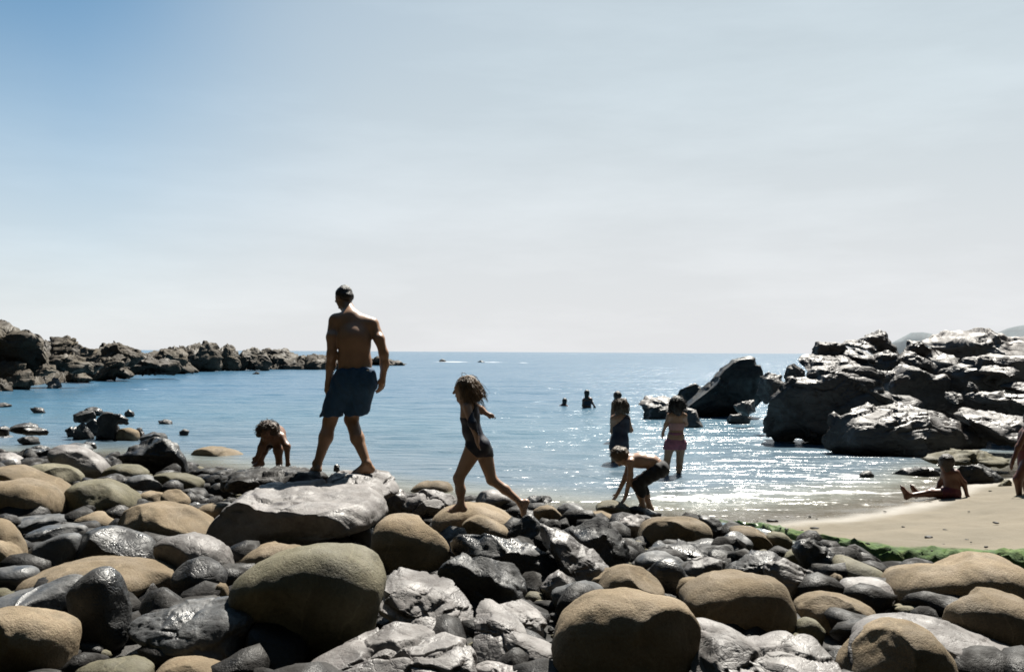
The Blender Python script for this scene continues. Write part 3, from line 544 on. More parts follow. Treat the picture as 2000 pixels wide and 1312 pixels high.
rock(K, '3', 'dark', 'small dark arched rock at the right end of the broad slab', [(790, 490), (820, 410), (890, 365), (970, 385), (1015, 440), (990, 490), (880, 500)])
rock('cobble', '3', 'grey', 'grey cobble left of the round tan boulder', [(870, 510), (900, 465), (960, 458), (1012, 480), (1005, 560), (920, 575)])
rock('cobble', '3', 'grey', 'pale grey cobble under the broad slab', [(765, 530), (800, 495), (850, 495), (885, 530), (860, 575), (790, 570)])
rock(B, '3', 'tan', 'round tan boulder with a shaded left face at the middle', [(1003, 540), (1020, 460), (1080, 405), (1180, 385), (1290, 408), (1400, 458), (1470, 535), (1492, 600), (1445, 670), (1350, 745), (1200, 735), (1060, 680), (1005, 610)], lean=.15)
rock(B, '3', 'tan', 'flat tan stone behind the biggest central boulder', [(200, 650), (280, 600), (390, 565), (500, 555), (600, 570), (640, 640), (500, 720), (220, 710)])
rock(B, '3', 'olive', 'biggest central boulder, olive top and black front', [(188, 830), (240, 740), (400, 640), (600, 580), (760, 563), (900, 590), (1010, 640), (1095, 712), (1100, 820), (1060, 950), (1000, 1060), (900, 1150), (700, 1200), (450, 1190), (290, 1100), (200, 950)], c=.40)
# fractured foreground slab: separate pieces
G1 = 'pieces of the fractured foreground slab'
rock(S, '4', 'slab', 'upper smooth piece of the fractured foreground slab', [(-185, 800), (-150, 730), (-90, 700), (0, 725), (120, 752), (260, 790), (330, 880), (390, 960), (405, 1040), (300, 1090), (150, 1060), (-60, 960), (-180, 880)], lean=1.2, c=.32, sub=6, flat=.35, group=G1)
rock(S, '4', 'slab', 'middle strip of the fractured foreground slab beside the biggest boulder', [(-215, 930), (-160, 860), (-60, 850), (60, 880), (180, 960), (270, 1090), (180, 1120), (40, 1090), (-120, 1020)], lean=1.2, c=.28, sub=5, group=G1)
rock(S, '4', 'slab', 'right piece of the fractured foreground slab left of the big tan dome', [(385, 980), (420, 905), (480, 905), (580, 960), (680, 1050), (780, 1120), (882, 1160), (850, 1240), (700, 1260), (540, 1240), (410, 1200)], lean=1.1, c=.32, sub=6, flat=.35, group=G1)
rock(K, '4', 'slab', 'narrow broken rock behind the right slab piece', [(520, 930), (600, 900), (680, 890), (760, 940), (825, 1000), (815, 1060), (740, 1080), (640, 1020)], lean=.8, sub=5, group=G1)
rock(S, '4', 'slab', 'lowest broad piece of the fractured slab at the bottom edge', [(-620, 1310), (-520, 1245), (-400, 1190), (-270, 1110), (-110, 1035), (50, 1055), (250, 1105), (395, 1180), (420, 1300), (400, 1400), (-600, 1400)], lean=1.1, c=.3, sub=6, flat=.35, group=G1)
rock(K, '4', 'slab', 'pale rock at the bottom edge left of the big tan dome', [(400, 1290), (480, 1255), (620, 1245), (760, 1250), (860, 1290), (880, 1380), (420, 1390)], lean=.8, sub=5, group=G1)
# ---- under the girl and to the boy
rock(B, '4', 'tan', 'curved tan boulder the walking girl steps behind', [(138, 415), (215, 345), (330, 308), (450, 315), (560, 358), (652, 420), (625, 480), (400, 500), (220, 500), (150, 460)])
rock(B, '4', 'tan', 'tan stone under the curved boulder below the girl', [(318, 440), (360, 400), (430, 385), (520, 420), (612, 470), (595, 515), (450, 540), (330, 510)])
rock(K, '4', 'grey', 'round grey stone in the water behind the girl\'s trailing leg', [(398, 300), (430, 250), (500, 232), (590, 245), (640, 300), (620, 350), (500, 355), (410, 340)], mat='slab')
rock(K, '4', 'dark', 'low black rock right of the girl\'s trailing foot', [(690, 290), (720, 268), (800, 260), (855, 275), (868, 315), (780, 330), (700, 320)])
rock(K, '4', 'dark', 'second low black rock at the water between girl and boy', [(855, 280), (900, 258), (960, 265), (995, 300), (930, 315), (870, 312)])
rock(B, '4', 'tan', 'small tan stone below the two low black rocks', [(735, 350), (790, 318), (860, 325), (925, 390), (900, 425), (780, 415)])
rock(K, '4', 'grey', 'flat grey stone right of the small tan one at the waterline', [(875, 335), (930, 305), (1000, 305), (1055, 345), (1040, 395), (930, 400)])
rock(B, '4', 'tan', 'low tan stone left of the stone the boy touches', [(1005, 390), (1060, 358), (1150, 350), (1245, 390), (1220, 425), (1060, 430)])
TOUCH = rock(B, '4', 'olive', 'two-tone flat stone under the hands of the bending boy', [(1105, 330), (1150, 298), (1230, 290), (1310, 318), (1325, 360), (1260, 388), (1160, 380)], c=.5)
rock(K, '4', 'dark', 'small dark stones at the feet of the bending boy', [(1300, 330), (1340, 310), (1420, 335), (1480, 355), (1470, 392), (1360, 390)])
rock(K, '4', 'slab', 'pale wedge with a black face in front of the boy', [(1215, 425), (1280, 385), (1370, 372), (1410, 400), (1390, 470), (1290, 480)])
rock(K, '4', 'dark', 'pointed black rock under the girl\'s trailing foot', [(590, 490), (640, 430), (680, 375), (740, 370), (785, 430), (810, 530), (700, 560), (610, 540)])
rock(K, '4', 'dark', 'long dark wedge right of the round tan boulder', [(243, 510), (300, 480), (480, 484), (650, 530), (800, 570), (930, 622), (985, 700), (960, 790), (800, 790), (500, 700), (280, 640)])
rock(K, '4', 'dark', 'brown-grey slanting rock behind the long dark wedge', [(790, 540), (780, 430), (900, 450), (1020, 540), (1120, 610), (1195, 690), (1160, 760), (1000, 790), (900, 680)], mat='outcrop', lean=.4)
rock(K, '4', 'dark', 'jagged black rock in the middle of the shore, below the boy', [(945, 480), (1060, 420), (1150, 398), (1230, 450), (1300, 540), (1348, 620), (1270, 710), (1190, 710), (1100, 620), (1010, 540)])
rock(K, '4', 'dark', 'black angular rock in front of the long dark wedge', [(172, 720), (240, 640), (320, 603), (370, 640), (480, 640), (600, 680), (650, 700), (698, 760), (705, 870), (600, 930), (400, 950), (310, 860), (240, 800)])
rock(K, '4', 'slab', 'small grey shark-fin rock right of the black angular rock', [(785, 800), (850, 740), (905, 702), (940, 740), (975, 800), (930, 870), (830, 870)], lean=.3)
rock(K, '4', 'grey', 'smooth wet blue-grey stone right of the shark-fin rock', [(850, 830), (960, 790), (1080, 770), (1170, 790), (1180, 870), (1050, 920), (900, 930)])
rock(B, '4', 'tan', 'small tan wedge behind the holed boulder', [(1070, 760), (1140, 710), (1215, 685), (1250, 740), (1220, 800), (1110, 800)])
rock(B, '4', 'tan', 'tan boulder with a dark hollow above the big tan dome', [(1130, 800), (1200, 700), (1300, 672), (1400, 690), (1480, 750), (1535, 830), (1450, 880), (1280, 890), (1150, 860)])
rock(B, 'F', 'tan', 'big tan dome with a deep shaded front, bottom right of centre', [(1085, 1262), (1108, 1198), (1160, 1160), (1240, 1150), (1320, 1160), (1368, 1192), (1377, 1232), (1350, 1290), (1290, 1345), (1150, 1350), (1090, 1310)], c=.42)
rock(K, '4', 'slab', 'pale stone at the bottom edge below the big tan dome', [(870, 1310), (950, 1240), (1040, 1212), (1150, 1235), (1240, 1300), (1230, 1380), (880, 1380)])
# ---- right of centre
rock(B, '5', 'tan', 'broad flat tan boulder in front of the wet sand', [(305, 470), (340, 390), (420, 345), (540, 335), (660, 340), (745, 375), (775, 430), (750, 480), (600, 500), (400, 500)])
rock(K, '5', 'dark', 'dark weedy rubble right of the broad flat tan boulder', [(740, 400), (690, 345), (680, 320), (740, 320), (820, 350), (870, 420), (840, 480), (770, 470)])
rock(B, '5', 'tan', 'tan stone at the tip of the sand', [(865, 410), (950, 388), (1050, 400), (1130, 450), (1165, 490), (1080, 520), (940, 480)])
rock(B, '5', 'olive', 'small olive stone right of the tan one at the tip of the sand', [(1110, 450), (1160, 420), (1230, 430), (1285, 480), (1240, 510), (1140, 505)])
rock(K, '5', 'grey', 'grey oblong stone below the dark weedy rubble', [(845, 455), (890, 420), (960, 430), (1035, 490), (1010, 535), (900, 520)])
rock(K, '5', 'dark', 'long flat dark slab below the broad flat tan boulder', [(310, 525), (400, 480), (600, 483), (850, 488), (945, 520), (945, 590), (700, 605), (450, 580)])
rock(K, '5', 'grey', 'rounded grey stone below the long flat dark slab', [(290, 620), (350, 565), (450, 548), (560, 565), (610, 610), (580, 670), (400, 680)])
rock(K, '5', 'smoothdark', 'black rounded stone left of the layered dark rock', [(385, 680), (420, 610), (490, 588), (570, 610), (615, 680), (590, 770), (470, 780)])
rock(K, '5', 'dark', 'layered dark rock behind the tan boulder with a crease', [(600, 660), (660, 600), (780, 570), (860, 600), (885, 690), (800, 740), (660, 730)], mat='outcrop')
rock(K, '5', 'dark', 'low blue-black rock behind the layered rock', [(850, 640), (940, 590), (1070, 540), (1160, 540), (1230, 590), (1200, 680), (1000, 700), (880, 690)])
rock(B, '5', 'olive', 'small tan stone among the dark rubble near the algae', [(1225, 575), (1270, 540), (1330, 545), (1395, 600), (1340, 640), (1250, 630)])
rock(K, '5', 'dark', 'heap of dark rubble right of the creased tan boulder', [(1090, 640), (1130, 585), (1230, 580), (1360, 650), (1490, 710), (1510, 790), (1400, 840), (1250, 820), (1140, 740)], mat='outcrop')
rock(K, '5', 'dark', 'black seaweed-covered rock at the foot of the sand ledge', [(1275, 520), (1310, 470), (1400, 450), (1480, 490), (1560, 580), (1570, 670), (1430, 690), (1310, 620)], sub=5)
rock(B, '5', 'tan', 'small tan stone at the top end of the dark rubble', [(1510, 690), (1550, 670), (1590, 690), (1600, 740), (1530, 750)])
rock(B, '5', 'tan', 'big tan boulder with a crease near its right end', [(550, 850), (640, 765), (800, 700), (950, 676), (1100, 668), (1200, 708), (1252, 790), (1283, 880), (1280, 1000), (1190, 1075), (1000, 1080), (800, 1040), (690, 960), (610, 900)])
rock(B, '5', 'tan', 'small yellowish stone left of the creased boulder', [(550, 780), (590, 720), (670, 708), (740, 740), (720, 820), (600, 830)])
rock(B, '6', 'tan', 'flat tan stone right of the creased boulder', [(152, 930), (220, 880), (330, 857), (450, 865), (550, 900), (605, 945), (580, 985), (430, 1020), (280, 1015), (180, 975)])
rock('cobble', '6', 'olive', 'small round olive cobble under the flat tan stone', [(165, 1070), (185, 1015), (235, 992), (290, 1010), (332, 1065), (300, 1115), (210, 1115)])
rock(K, 'F', 'slab', 'pale lumpy fractured rock at the bottom right of centre', [(1335, 1275), (1362, 1208), (1400, 1203), (1450, 1222), (1490, 1248), (1560, 1230), (1615, 1242), (1645, 1290), (1650, 1360), (1440, 1360), (1370, 1330)], lean=1.2, c=.30, sub=6)
rock(K, '5', 'slab', 'pale stone at the bottom edge under the lumpy fractured rock', [(395, 1290), (450, 1245), (560, 1260), (640, 1310), (620, 1370), (400, 1370)])
# ---- right foreground
rock(B, '6', 'tan', 'big tan boulder with black underside at the right edge', [(678, 820), (720, 745), (820, 688), (950, 660), (1080, 625), (1200, 614), (1330, 640), (1420, 700), (1480, 780), (1470, 890), (1300, 930), (900, 940), (700, 910)])
rock(B, '6', 'tan', 'wide tan boulder at the right edge above the wet grey slab', [(915, 960), (965, 885), (1050, 835), (1180, 824), (1330, 850), (1500, 910), (1560, 1000), (1540, 1180), (1300, 1190), (1050, 1090)])
rock(S, '6', 'grey', 'wet grey slab behind the tan dome at the lower right', [(378, 1090), (400, 1045), (480, 985), (600, 940), (720, 928), (900, 968), (1040, 1010), (1200, 1080), (1480, 1180), (1520, 1290), (1300, 1330), (800, 1330), (450, 1280), (385, 1180)], lean=.9, c=.34, sub=6, mat='slab')
rock(B, '6', 'tan', 'tan dome with dark pits near the bottom right corner', [(420, 1270), (495, 1135), (600, 1040), (720, 1000), (830, 1010), (920, 1060), (1000, 1160), (1055, 1290), (1060, 1380), (430, 1380)])
rock(B, '6', 'tan', 'tan boulder top peeking in at the bottom edge, far right', [(280, 1330), (420, 1275), (650, 1262), (900, 1280), (1080, 1320), (1100, 1420), (300, 1420)])
rock(B, '6', 'olive', 'thin oval stone between the wet slab and the wide tan boulder', [(712, 930), (760, 902), (850, 900), (925, 930), (900, 955), (760, 958)], c=.5)
rock(S, '6', 'grey', 'pale wet stone in the gap below the algae', [(420, 840), (450, 775), (560, 760), (690, 780), (715, 860), (640, 920), (500, 910)], mat='slab', lean=.9)
rock(K, '6', 'olive', 'yellow-green weedy stone below the sand ledge', [(385, 690), (430, 640), (530, 670), (640, 720), (700, 790), (600, 810), (450, 790)], lean=.8)
rock('cobble', '6', 'tan', 'small tan stone left of the pale wet stone', [(345, 790), (375, 740), (420, 755), (435, 830), (400, 860), (355, 845)])
rock('cobble', '6', 'dark', 'small black stone on the pale wet stone', [(595, 790), (610, 755), (640, 755), (652, 790), (625, 805)], sub=3)
rock(K, '6', 'grey', 'grey stone in the bottom right corner', [(1080, 1310), (1160, 1285), (1300, 1290), (1440, 1320), (1440, 1400), (1090, 1400)])
# tiny upright stone by the man, splash rocks
rock('cobble', 'F', 'dark', 'tiny dark stone standing on the ledge between the man\'s feet', [(654, 924), (655, 913), (660, 909), (666, 913), (666, 925)], D=9.75, sub=3)
rock(K, 'F', 'dark', 'small dark rock in the white foam by the right shore', [(1680, 920), (1690, 911), (1704, 912), (1712, 920), (1696, 926)], zg=0)
rock(K, 'F', 'dark', 'small dark rock in the far line of foam, left one', [(856, 707), (864, 702), (872, 706), (866, 709)], D=178, extra=1)
rock(K, 'F', 'dark', 'small dark rock in the far line of foam, right one', [(932, 708), (940, 704), (948, 708), (941, 710)], D=174, extra=1)

# ------------------------------------------------------------------ right outcrop
GO = 'rocks of the right outcrop'
def orock(label, pts, crop='O', **k):
    k.setdefault('lean', .15); k.setdefault('c', .4); k.setdefault('sub', 5)
    return rock(K, crop, k.pop('kind', 'outcrop'), label, pts, group=GO, **k)
orock('large leaning flat-faced slab standing in the sea', [(340, 470), (480, 340), (570, 243), (650, 236), (697, 270), (728, 370), (720, 450), (600, 520), (480, 530), (380, 505)], '7', zg=0, c=.3, lean=-.1, extra=5, mat='dark')
orock('small dark rock left of the leaning slab', [(300, 430), (320, 395), (395, 357), (425, 380), (400, 440), (340, 475)], '7', D=31, mat='dark')
orock('flat pale rock low in the sea left of the leaning slab', [(115, 465), (160, 425), (280, 428), (310, 470), (260, 500), (150, 490)], '7', zg=0, lean=1.2)
orock('dark low rock in front of the flat pale one in the sea', [(140, 530), (160, 480), (230, 470), (290, 500), (300, 540), (180, 545)], '7', zg=0, mat='dark')
orock('low rock awash right of the pink-shorts girl', [(320, 520), (360, 478), (410, 490), (420, 540), (440, 570), (360, 580), (330, 560)], '7', zg=0, lean=.8)
orock('small rocks awash below the leaning slab', [(550, 540), (570, 510), (640, 500), (680, 530), (650, 560), (570, 562)], '7', zg=0)
orock('wedge rock between leaning slab and black block', [(580, 470), (620, 445), (690, 440), (700, 500), (650, 520), (600, 500)], '7', D=25)
orock('huge black block at the front of the right outcrop', [(-60, 940), (-30, 720), (40, 600), (130, 480), (200, 465), (330, 435), (480, 410), (640, 380), (790, 400), (890, 450), (960, 600), (1040, 720), (900, 900), (700, 980), (380, 1010), (200, 990), (20, 975)], zg=0, c=.32, lean=.05, sub=6, extra=6)
orock('pale flat-topped rock on the huge black block', [(235, 350), (260, 320), (360, 298), (480, 305), (640, 325), (720, 345), (795, 395), (780, 430), (640, 430), (500, 460), (340, 480), (270, 440)], D=23.2, lean=1.6, sub=6)
orock('small block at the left shoulder of the outcrop', [(120, 480), (150, 398), (200, 374), (290, 428), (290, 490), (150, 540)], D=22.8)
orock('dark notch rock left of the black block', [(-70, 620), (-50, 480), (10, 448), (110, 468), (130, 540), (60, 640), (-20, 700)], D=23.2)
orock('square dark block on the upper left of the outcrop', [(325, 320), (370, 200), (420, 203), (580, 218), (620, 260), (560, 330), (420, 340)], D=24.2)
orock('pale tilted slab below the peak, lower one', [(545, 300), (620, 243), (740, 258), (825, 322), (800, 360), (700, 350), (590, 330)], D=24.0, lean=1.4)
orock('pale tilted slab below the peak, upper one', [(580, 225), (640, 188), (740, 188), (850, 230), (830, 270), (700, 260)], D=24.6, lean=1.4)
orock('dark pointed peak of the right outcrop', [(675, 195), (800, 140), (870, 98), (920, 118), (1005, 240), (1030, 320), (940, 340), (830, 290)], D=25)
orock('broken rocks right of the pale tilted slabs', [(770, 370), (840, 300), (930, 270), (1020, 290), (1040, 350), (960, 430), (870, 430)], D=23.8, lean=.8)
orock('dark knob right of the peak', [(1040, 270), (1100, 183), (1180, 200), (1260, 260), (1230, 310), (1100, 310)], D=25)
orock('slanting slab right of the broken rocks', [(1000, 330), (1080, 258), (1180, 290), (1300, 350), (1280, 410), (1120, 390)], D=24, lean=1.0)
orock('arched dark mass in the middle of the outcrop', [(880, 580), (890, 490), (960, 440), (1060, 373), (1180, 410), (1290, 460), (1380, 440), (1420, 540), (1420, 720), (1250, 760), (1050, 740), (930, 680)], D=21.6, c=.35)
orock('white-topped ledge in the middle of the outcrop', [(838, 620), (860, 572), (990, 605), (1140, 618), (1195, 665), (1140, 720), (950, 730), (870, 680)], D=20.6, lean=1.3)
orock('bright pale cliff top at the right edge', [(1250, 170), (1330, 148), (1420, 118), (1480, 88), (1620, 93), (1800, 98), (1950, 138), (2150, 150), (2200, 330), (1900, 350), (1750, 350), (1550, 360), (1400, 290), (1290, 260)], D=23.5, lean=1.5, c=.4, sub=6, mat='slab')
orock('brown cliff face under the bright pale top', [(1330, 420), (1420, 340), (1550, 310), (1750, 300), (2250, 300), (2250, 760), (1900, 780), (1700, 790), (1420, 740), (1370, 560)], D=21.4, c=.3, lean=.2)
orock('pale upper ledge on the brown cliff', [(1640, 420), (1700, 376), (1850, 366), (1985, 372), (1990, 420), (1850, 460), (1700, 450)], D=20.9, lean=1.3)
orock('pale ledge at the right edge under the upper ledge', [(1770, 530), (1880, 500), (2130, 495), (2150, 570), (1900, 580)], D=20.6, lean=1.3)
orock('long thin ledge on the brown cliff', [(1580, 610), (1650, 578), (1800, 574), (2120, 600), (2140, 670), (1800, 680), (1640, 660)], D=20.2, lean=1.3)
orock('small pale cube on the outcrop\'s right shelf', [(1390, 640), (1410, 582), (1470, 585), (1535, 600), (1520, 660), (1440, 680)], D=20.4, lean=.9)
orock('small pale chip beside the brown cliff', [(1560, 540), (1590, 500), (1650, 545), (1640, 580), (1580, 580)], D=20.8, lean=.8)
orock('low sloping slab with white top and black front by the water', [(425, 1000), (440, 880), (480, 800), (560, 758), (680, 722), (820, 694), (1000, 705), (1160, 695), (1340, 735), (1500, 785), (1640, 860), (1730, 920), (1720, 1020), (1500, 1060), (1300, 1085), (900, 1095), (600, 1075)], zg=0, lean=.12, c=.3, sub=6, extra=4, flat=.62)
orock('pale sloping rocks above the thin tan slab', [(1490, 760), (1600, 690), (1700, 715), (1840, 715), (1985, 750), (2150, 780), (2150, 980), (1900, 1010), (1750, 1000), (1640, 950), (1600, 860)], D=18.3, lean=1.4)
orock('thin tan slab behind the sitting child', [(420, 700), (600, 625), (780, 590), (1100, 588), (1330, 655), (1420, 720), (1300, 790), (900, 790), (600, 770)], 'T', D=15.6, lean=1.2, kind='outcrop', mat='olive')
orock('black rock in the water left of the sitting child', [(130, 865), (230, 790), (400, 775), (600, 780), (680, 860), (640, 930), (400, 935)], 'T', D=15.2, mat='dark')
orock('glistening black rocks right of the sitting child', [(760, 830), (850, 740), (1050, 735), (1220, 800), (1310, 900), (1280, 1050), (1100, 1080), (900, 1070), (800, 960)], 'T', D=14.2, mat='dark')
orock('yellowish stone beside the standing person at the right edge', [(1240, 1040), (1290, 960), (1380, 895), (1420, 960), (1380, 1050), (1300, 1080)], 'T', D=13.6, mat='olive')
orock('small stone on the sand edge left of the standing person', [(1070, 1060), (1110, 1030), (1170, 1035), (1190, 1075), (1110, 1085)], 'T', D=13.4)
orock('low stones at the waterline under the huge block', [(210, 870), (240, 840), (350, 845), (410, 890), (390, 960), (310, 960), (280, 900)], D=20.6, lean=.9)

# ------------------------------------------------------------------ left headland
GH = 'rocks of the left headland'
def lrock(label, pts, crop='L', **k):
    k.setdefault('lean', .3); k.setdefault('c', .45); k.setdefault('sub', 5); k.setdefault('kind', 'headland')
    return rock(K, crop, k.pop('kind'), label, pts, group=GH, **k)
lrock('dark brown hill of rock at the left edge of the bay', [(-420, 190), (-200, 215), (0, 262), (180, 320), (400, 335), (520, 370), (580, 440), (640, 560), (660, 720), (560, 860), (300, 900), (0, 900), (-420, 860)], D=46, c=.5)
lrock('tan shoulder right of the dark brown hill', [(500, 400), (640, 398), (740, 383), (830, 430), (905, 510), (930, 620), (850, 700), (700, 700), (560, 560)], D=49, lean=.6)
lrock('slanting ribs of rock below the tan shoulder', [(560, 580), (700, 560), (900, 630), (1060, 700), (1080, 800), (900, 830), (700, 800), (580, 720)], D=48, lean=.6)
lrock('dark block in the dip of the headland', [(860, 580), (920, 518), (1040, 535), (1130, 560), (1190, 720), (1100, 830), (950, 780)], D=54)
lrock('flat dark-capped rock on the left headland', [(1140, 560), (1190, 490), (1300, 476), (1430, 480), (1600, 540), (1670, 640), (1500, 740), (1300, 740), (1150, 680)], D=60)
lrock('tan sloping rock under the flat dark-capped one', [(1130, 640), (1300, 600), (1480, 640), (1430, 730), (1560, 845), (1450, 880), (1200, 870), (1120, 760)], D=58, lean=.6)
lrock('black rock in front of the gap in the left headland', [(1370, 760), (1480, 650), (1620, 590), (1850, 640), (2040, 690), (2040, 800), (1700, 830), (1480, 830)], D=64)
lrock('broad tan rocks at the foot of the dark brown hill', [(-160, 760), (0, 700), (200, 695), (400, 790), (425, 920), (390, 1010), (100, 1015), (-160, 1000)], zg=0, lean=.6, extra=3)
lrock('pale stone on the foot of the dark brown hill', [(410, 790), (480, 715), (600, 725), (625, 800), (540, 850), (440, 840)], D=45, lean=.7)
lrock('bright pale stone at the water below the dark brown hill', [(540, 930), (600, 868), (680, 890), (735, 960), (660, 990), (570, 985)], zg=0, lean=.8, mat='slab', extra=2)
lrock('ribbed stones at the water right of the bright pale stone', [(740, 860), (800, 770), (900, 790), (1085, 880), (980, 915), (780, 920)], zg=0, lean=.6, extra=2)
lrock('low tan toe of the left headland', [(960, 800), (1050, 760), (1180, 800), (1300, 860), (1150, 905), (1000, 890)], zg=0, lean=.6, extra=2)
lrock('dark stone at the left edge of the bay water', [(-120, 920), (20, 890), (120, 950), (190, 1030), (0, 1035), (-120, 1030)], zg=0, extra=2)
lrock('low rocks at the bend of the headland', [(-30, 240), (80, 150), (170, 148), (250, 200), (280, 280), (350, 325), (200, 340), (-30, 330)], 'H', zg=0, extra=2)
lrock('dark humped rock in the middle of the headland', [(160, 220), (260, 150), (350, 140), (365, 108), (440, 98), (520, 150), (530, 290), (400, 318), (220, 318)], 'H', zg=0, extra=2)
lrock('tall black rock right of the hump on the headland', [(490, 220), (540, 108), (590, 118), (640, 200), (665, 290), (560, 310), (500, 305)], 'H', zg=0, extra=1)
lrock('pale leaning rock beside the tall black one', [(610, 230), (660, 148), (720, 168), (735, 260), (690, 305), (620, 302)], 'H', zg=0, lean=.6, extra=1)
lrock('first tilted slab of the headland row', [(680, 230), (750, 128), (820, 150), (895, 240), (880, 302), (710, 304)], 'H', zg=0, lean=.5, extra=1)
lrock('second tilted slab of the headland row', [(790, 150), (870, 133), (990, 240), (975, 302), (870, 302)], 'H', zg=0, lean=.5, D=101)
lrock('third tilted slab sloping down to the sea', [(890, 150), (960, 133), (1080, 185), (1150, 235), (1140, 302), (960, 302)], 'H', zg=0, lean=.6, D=103)
lrock('low rock behind the man at the end of the headland', [(1100, 250), (1150, 195), (1200, 178), (1290, 178), (1400, 210), (1500, 240), (1470, 300), (1110, 304)], 'H', D=100, lean=.4, extra=1)
lrock('last rocks of the headland tip right of the man', [(1600, 235), (1660, 198), (1710, 184), (1800, 214), (1915, 240), (1800, 250), (1640, 252)], 'H', D=128, lean=.3, extra=1)
lrock('tiny rock awash in front of the headland row', [(745, 325), (770, 314), (800, 318), (795, 330), (755, 332)], 'H', zg=0, sub=3, extra=1)

orock('dark core of the right outcrop seen between its rocks', [(1560, 850), (1590, 700), (1640, 680), (1700, 690), (1800, 670), (1850, 660), (2150, 660), (2150, 860), (1800, 870)], 'F', D=23.8, thick=5, lean=.1)
orock('dark wave-cut shelf at the foot of the right outcrop', [(1560, 858), (1620, 826), (2250, 820), (2250, 885), (1900, 890), (1600, 872)], 'F', D=20.3, thick=8, lean=0, c=.3, extra=12, mat='dark')
# loose cobbles and gravel in the gaps
rng = np.random.RandomState(5)
def scatter(name, n, r0, r1, mat, seed, x0, x1, y0, y1, sub=2, cuts=0):
    rng = np.random.RandomState(seed); vv, ff, base = [], [], 0; v, fc = ico(sub); k = 0
    while k < n:
        x = rng.uniform(x0, x1); y = rng.uniform(y0, y1)
        if abs(x) > y * .62 + 2.6: continue
        if y > shore(np.array(x)) + .4 or (x > 2.5 and y > float(edge(np.array(x))) - .8): continue
        if x > .3 and y > float(shore(np.array(x))) - .7: continue
        r = r0 + (r1 - r0) * rng.rand() ** 2.5
        v0 = v
        for _ in range(cuts):
            nn = unit3(rng.normal(size=3)); v0 = v0 - np.maximum(v0 @ nn - rng.uniform(.45, .75), 0)[:, None] * nn
        q = v0 * (1 + .16 * vnoise(v * 1.3 + rng.uniform(0, 50, 3), 3))[:, None] * np.array([r, r * rng.uniform(.6, 1), r * rng.uniform(.4, .7)])
        a = rng.uniform(0, 6.28); q = q @ np.array([[math.cos(a), math.sin(a), 0], [-math.sin(a), math.cos(a), 0], [0, 0, 1]])
        q = q + np.array([x, y, float(ground_z(x, y)) - .05 + r * .3]); vv.append(q); ff.append(fc + base); base += len(v); k += 1
    o = obj(name, mesh_from(name, np.concatenate(vv), np.concatenate(ff)), mat); return tag(o, kind='stuff')
tag(scatter('gravel', 3800, .02, .10, M['olive'], 7, -11.5, 6.5, 4.7, 18), 'loose pebbles and small stones filling gaps between the boulders', 'gravel')
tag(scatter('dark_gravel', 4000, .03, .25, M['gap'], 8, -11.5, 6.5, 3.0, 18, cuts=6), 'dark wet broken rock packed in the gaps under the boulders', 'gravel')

# stranded weed and pebbles on the sand
rg = np.random.RandomState(11); vv, ff, base = [], [], 0; v, fc = ico(2)
for k in range(60):
    x = rg.uniform(2.6, 7.5); e_ = float(edge(np.array(x))); y = e_ + .12 + (float(shore(np.array(x))) - e_) * rg.rand() ** 1.6
    r = .008 + .03 * rg.rand() ** 3; q_ = v * (1 + .3 * vnoise(v * 2 + rg.uniform(0, 50, 3), 3))[:, None] * np.array([r * rg.uniform(1, 2.2), r, r * .5])
    a_ = rg.uniform(0, 6.28); q_ = q_ @ np.array([[math.cos(a_), math.sin(a_), 0], [-math.sin(a_), math.cos(a_), 0], [0, 0, 1]])
    vv.append(q_ + np.array([x, y, float(sand_z(np.array(x), np.array(y))) + .004])); ff.append(fc + base); base += len(v)
tag(obj('stranded_pebbles', mesh_from('stranded_pebbles', np.concatenate(vv), np.concatenate(ff)), M['gap']), 'scattered weed scraps and pebbles lying on the sand', 'pebbles', kind='stuff')
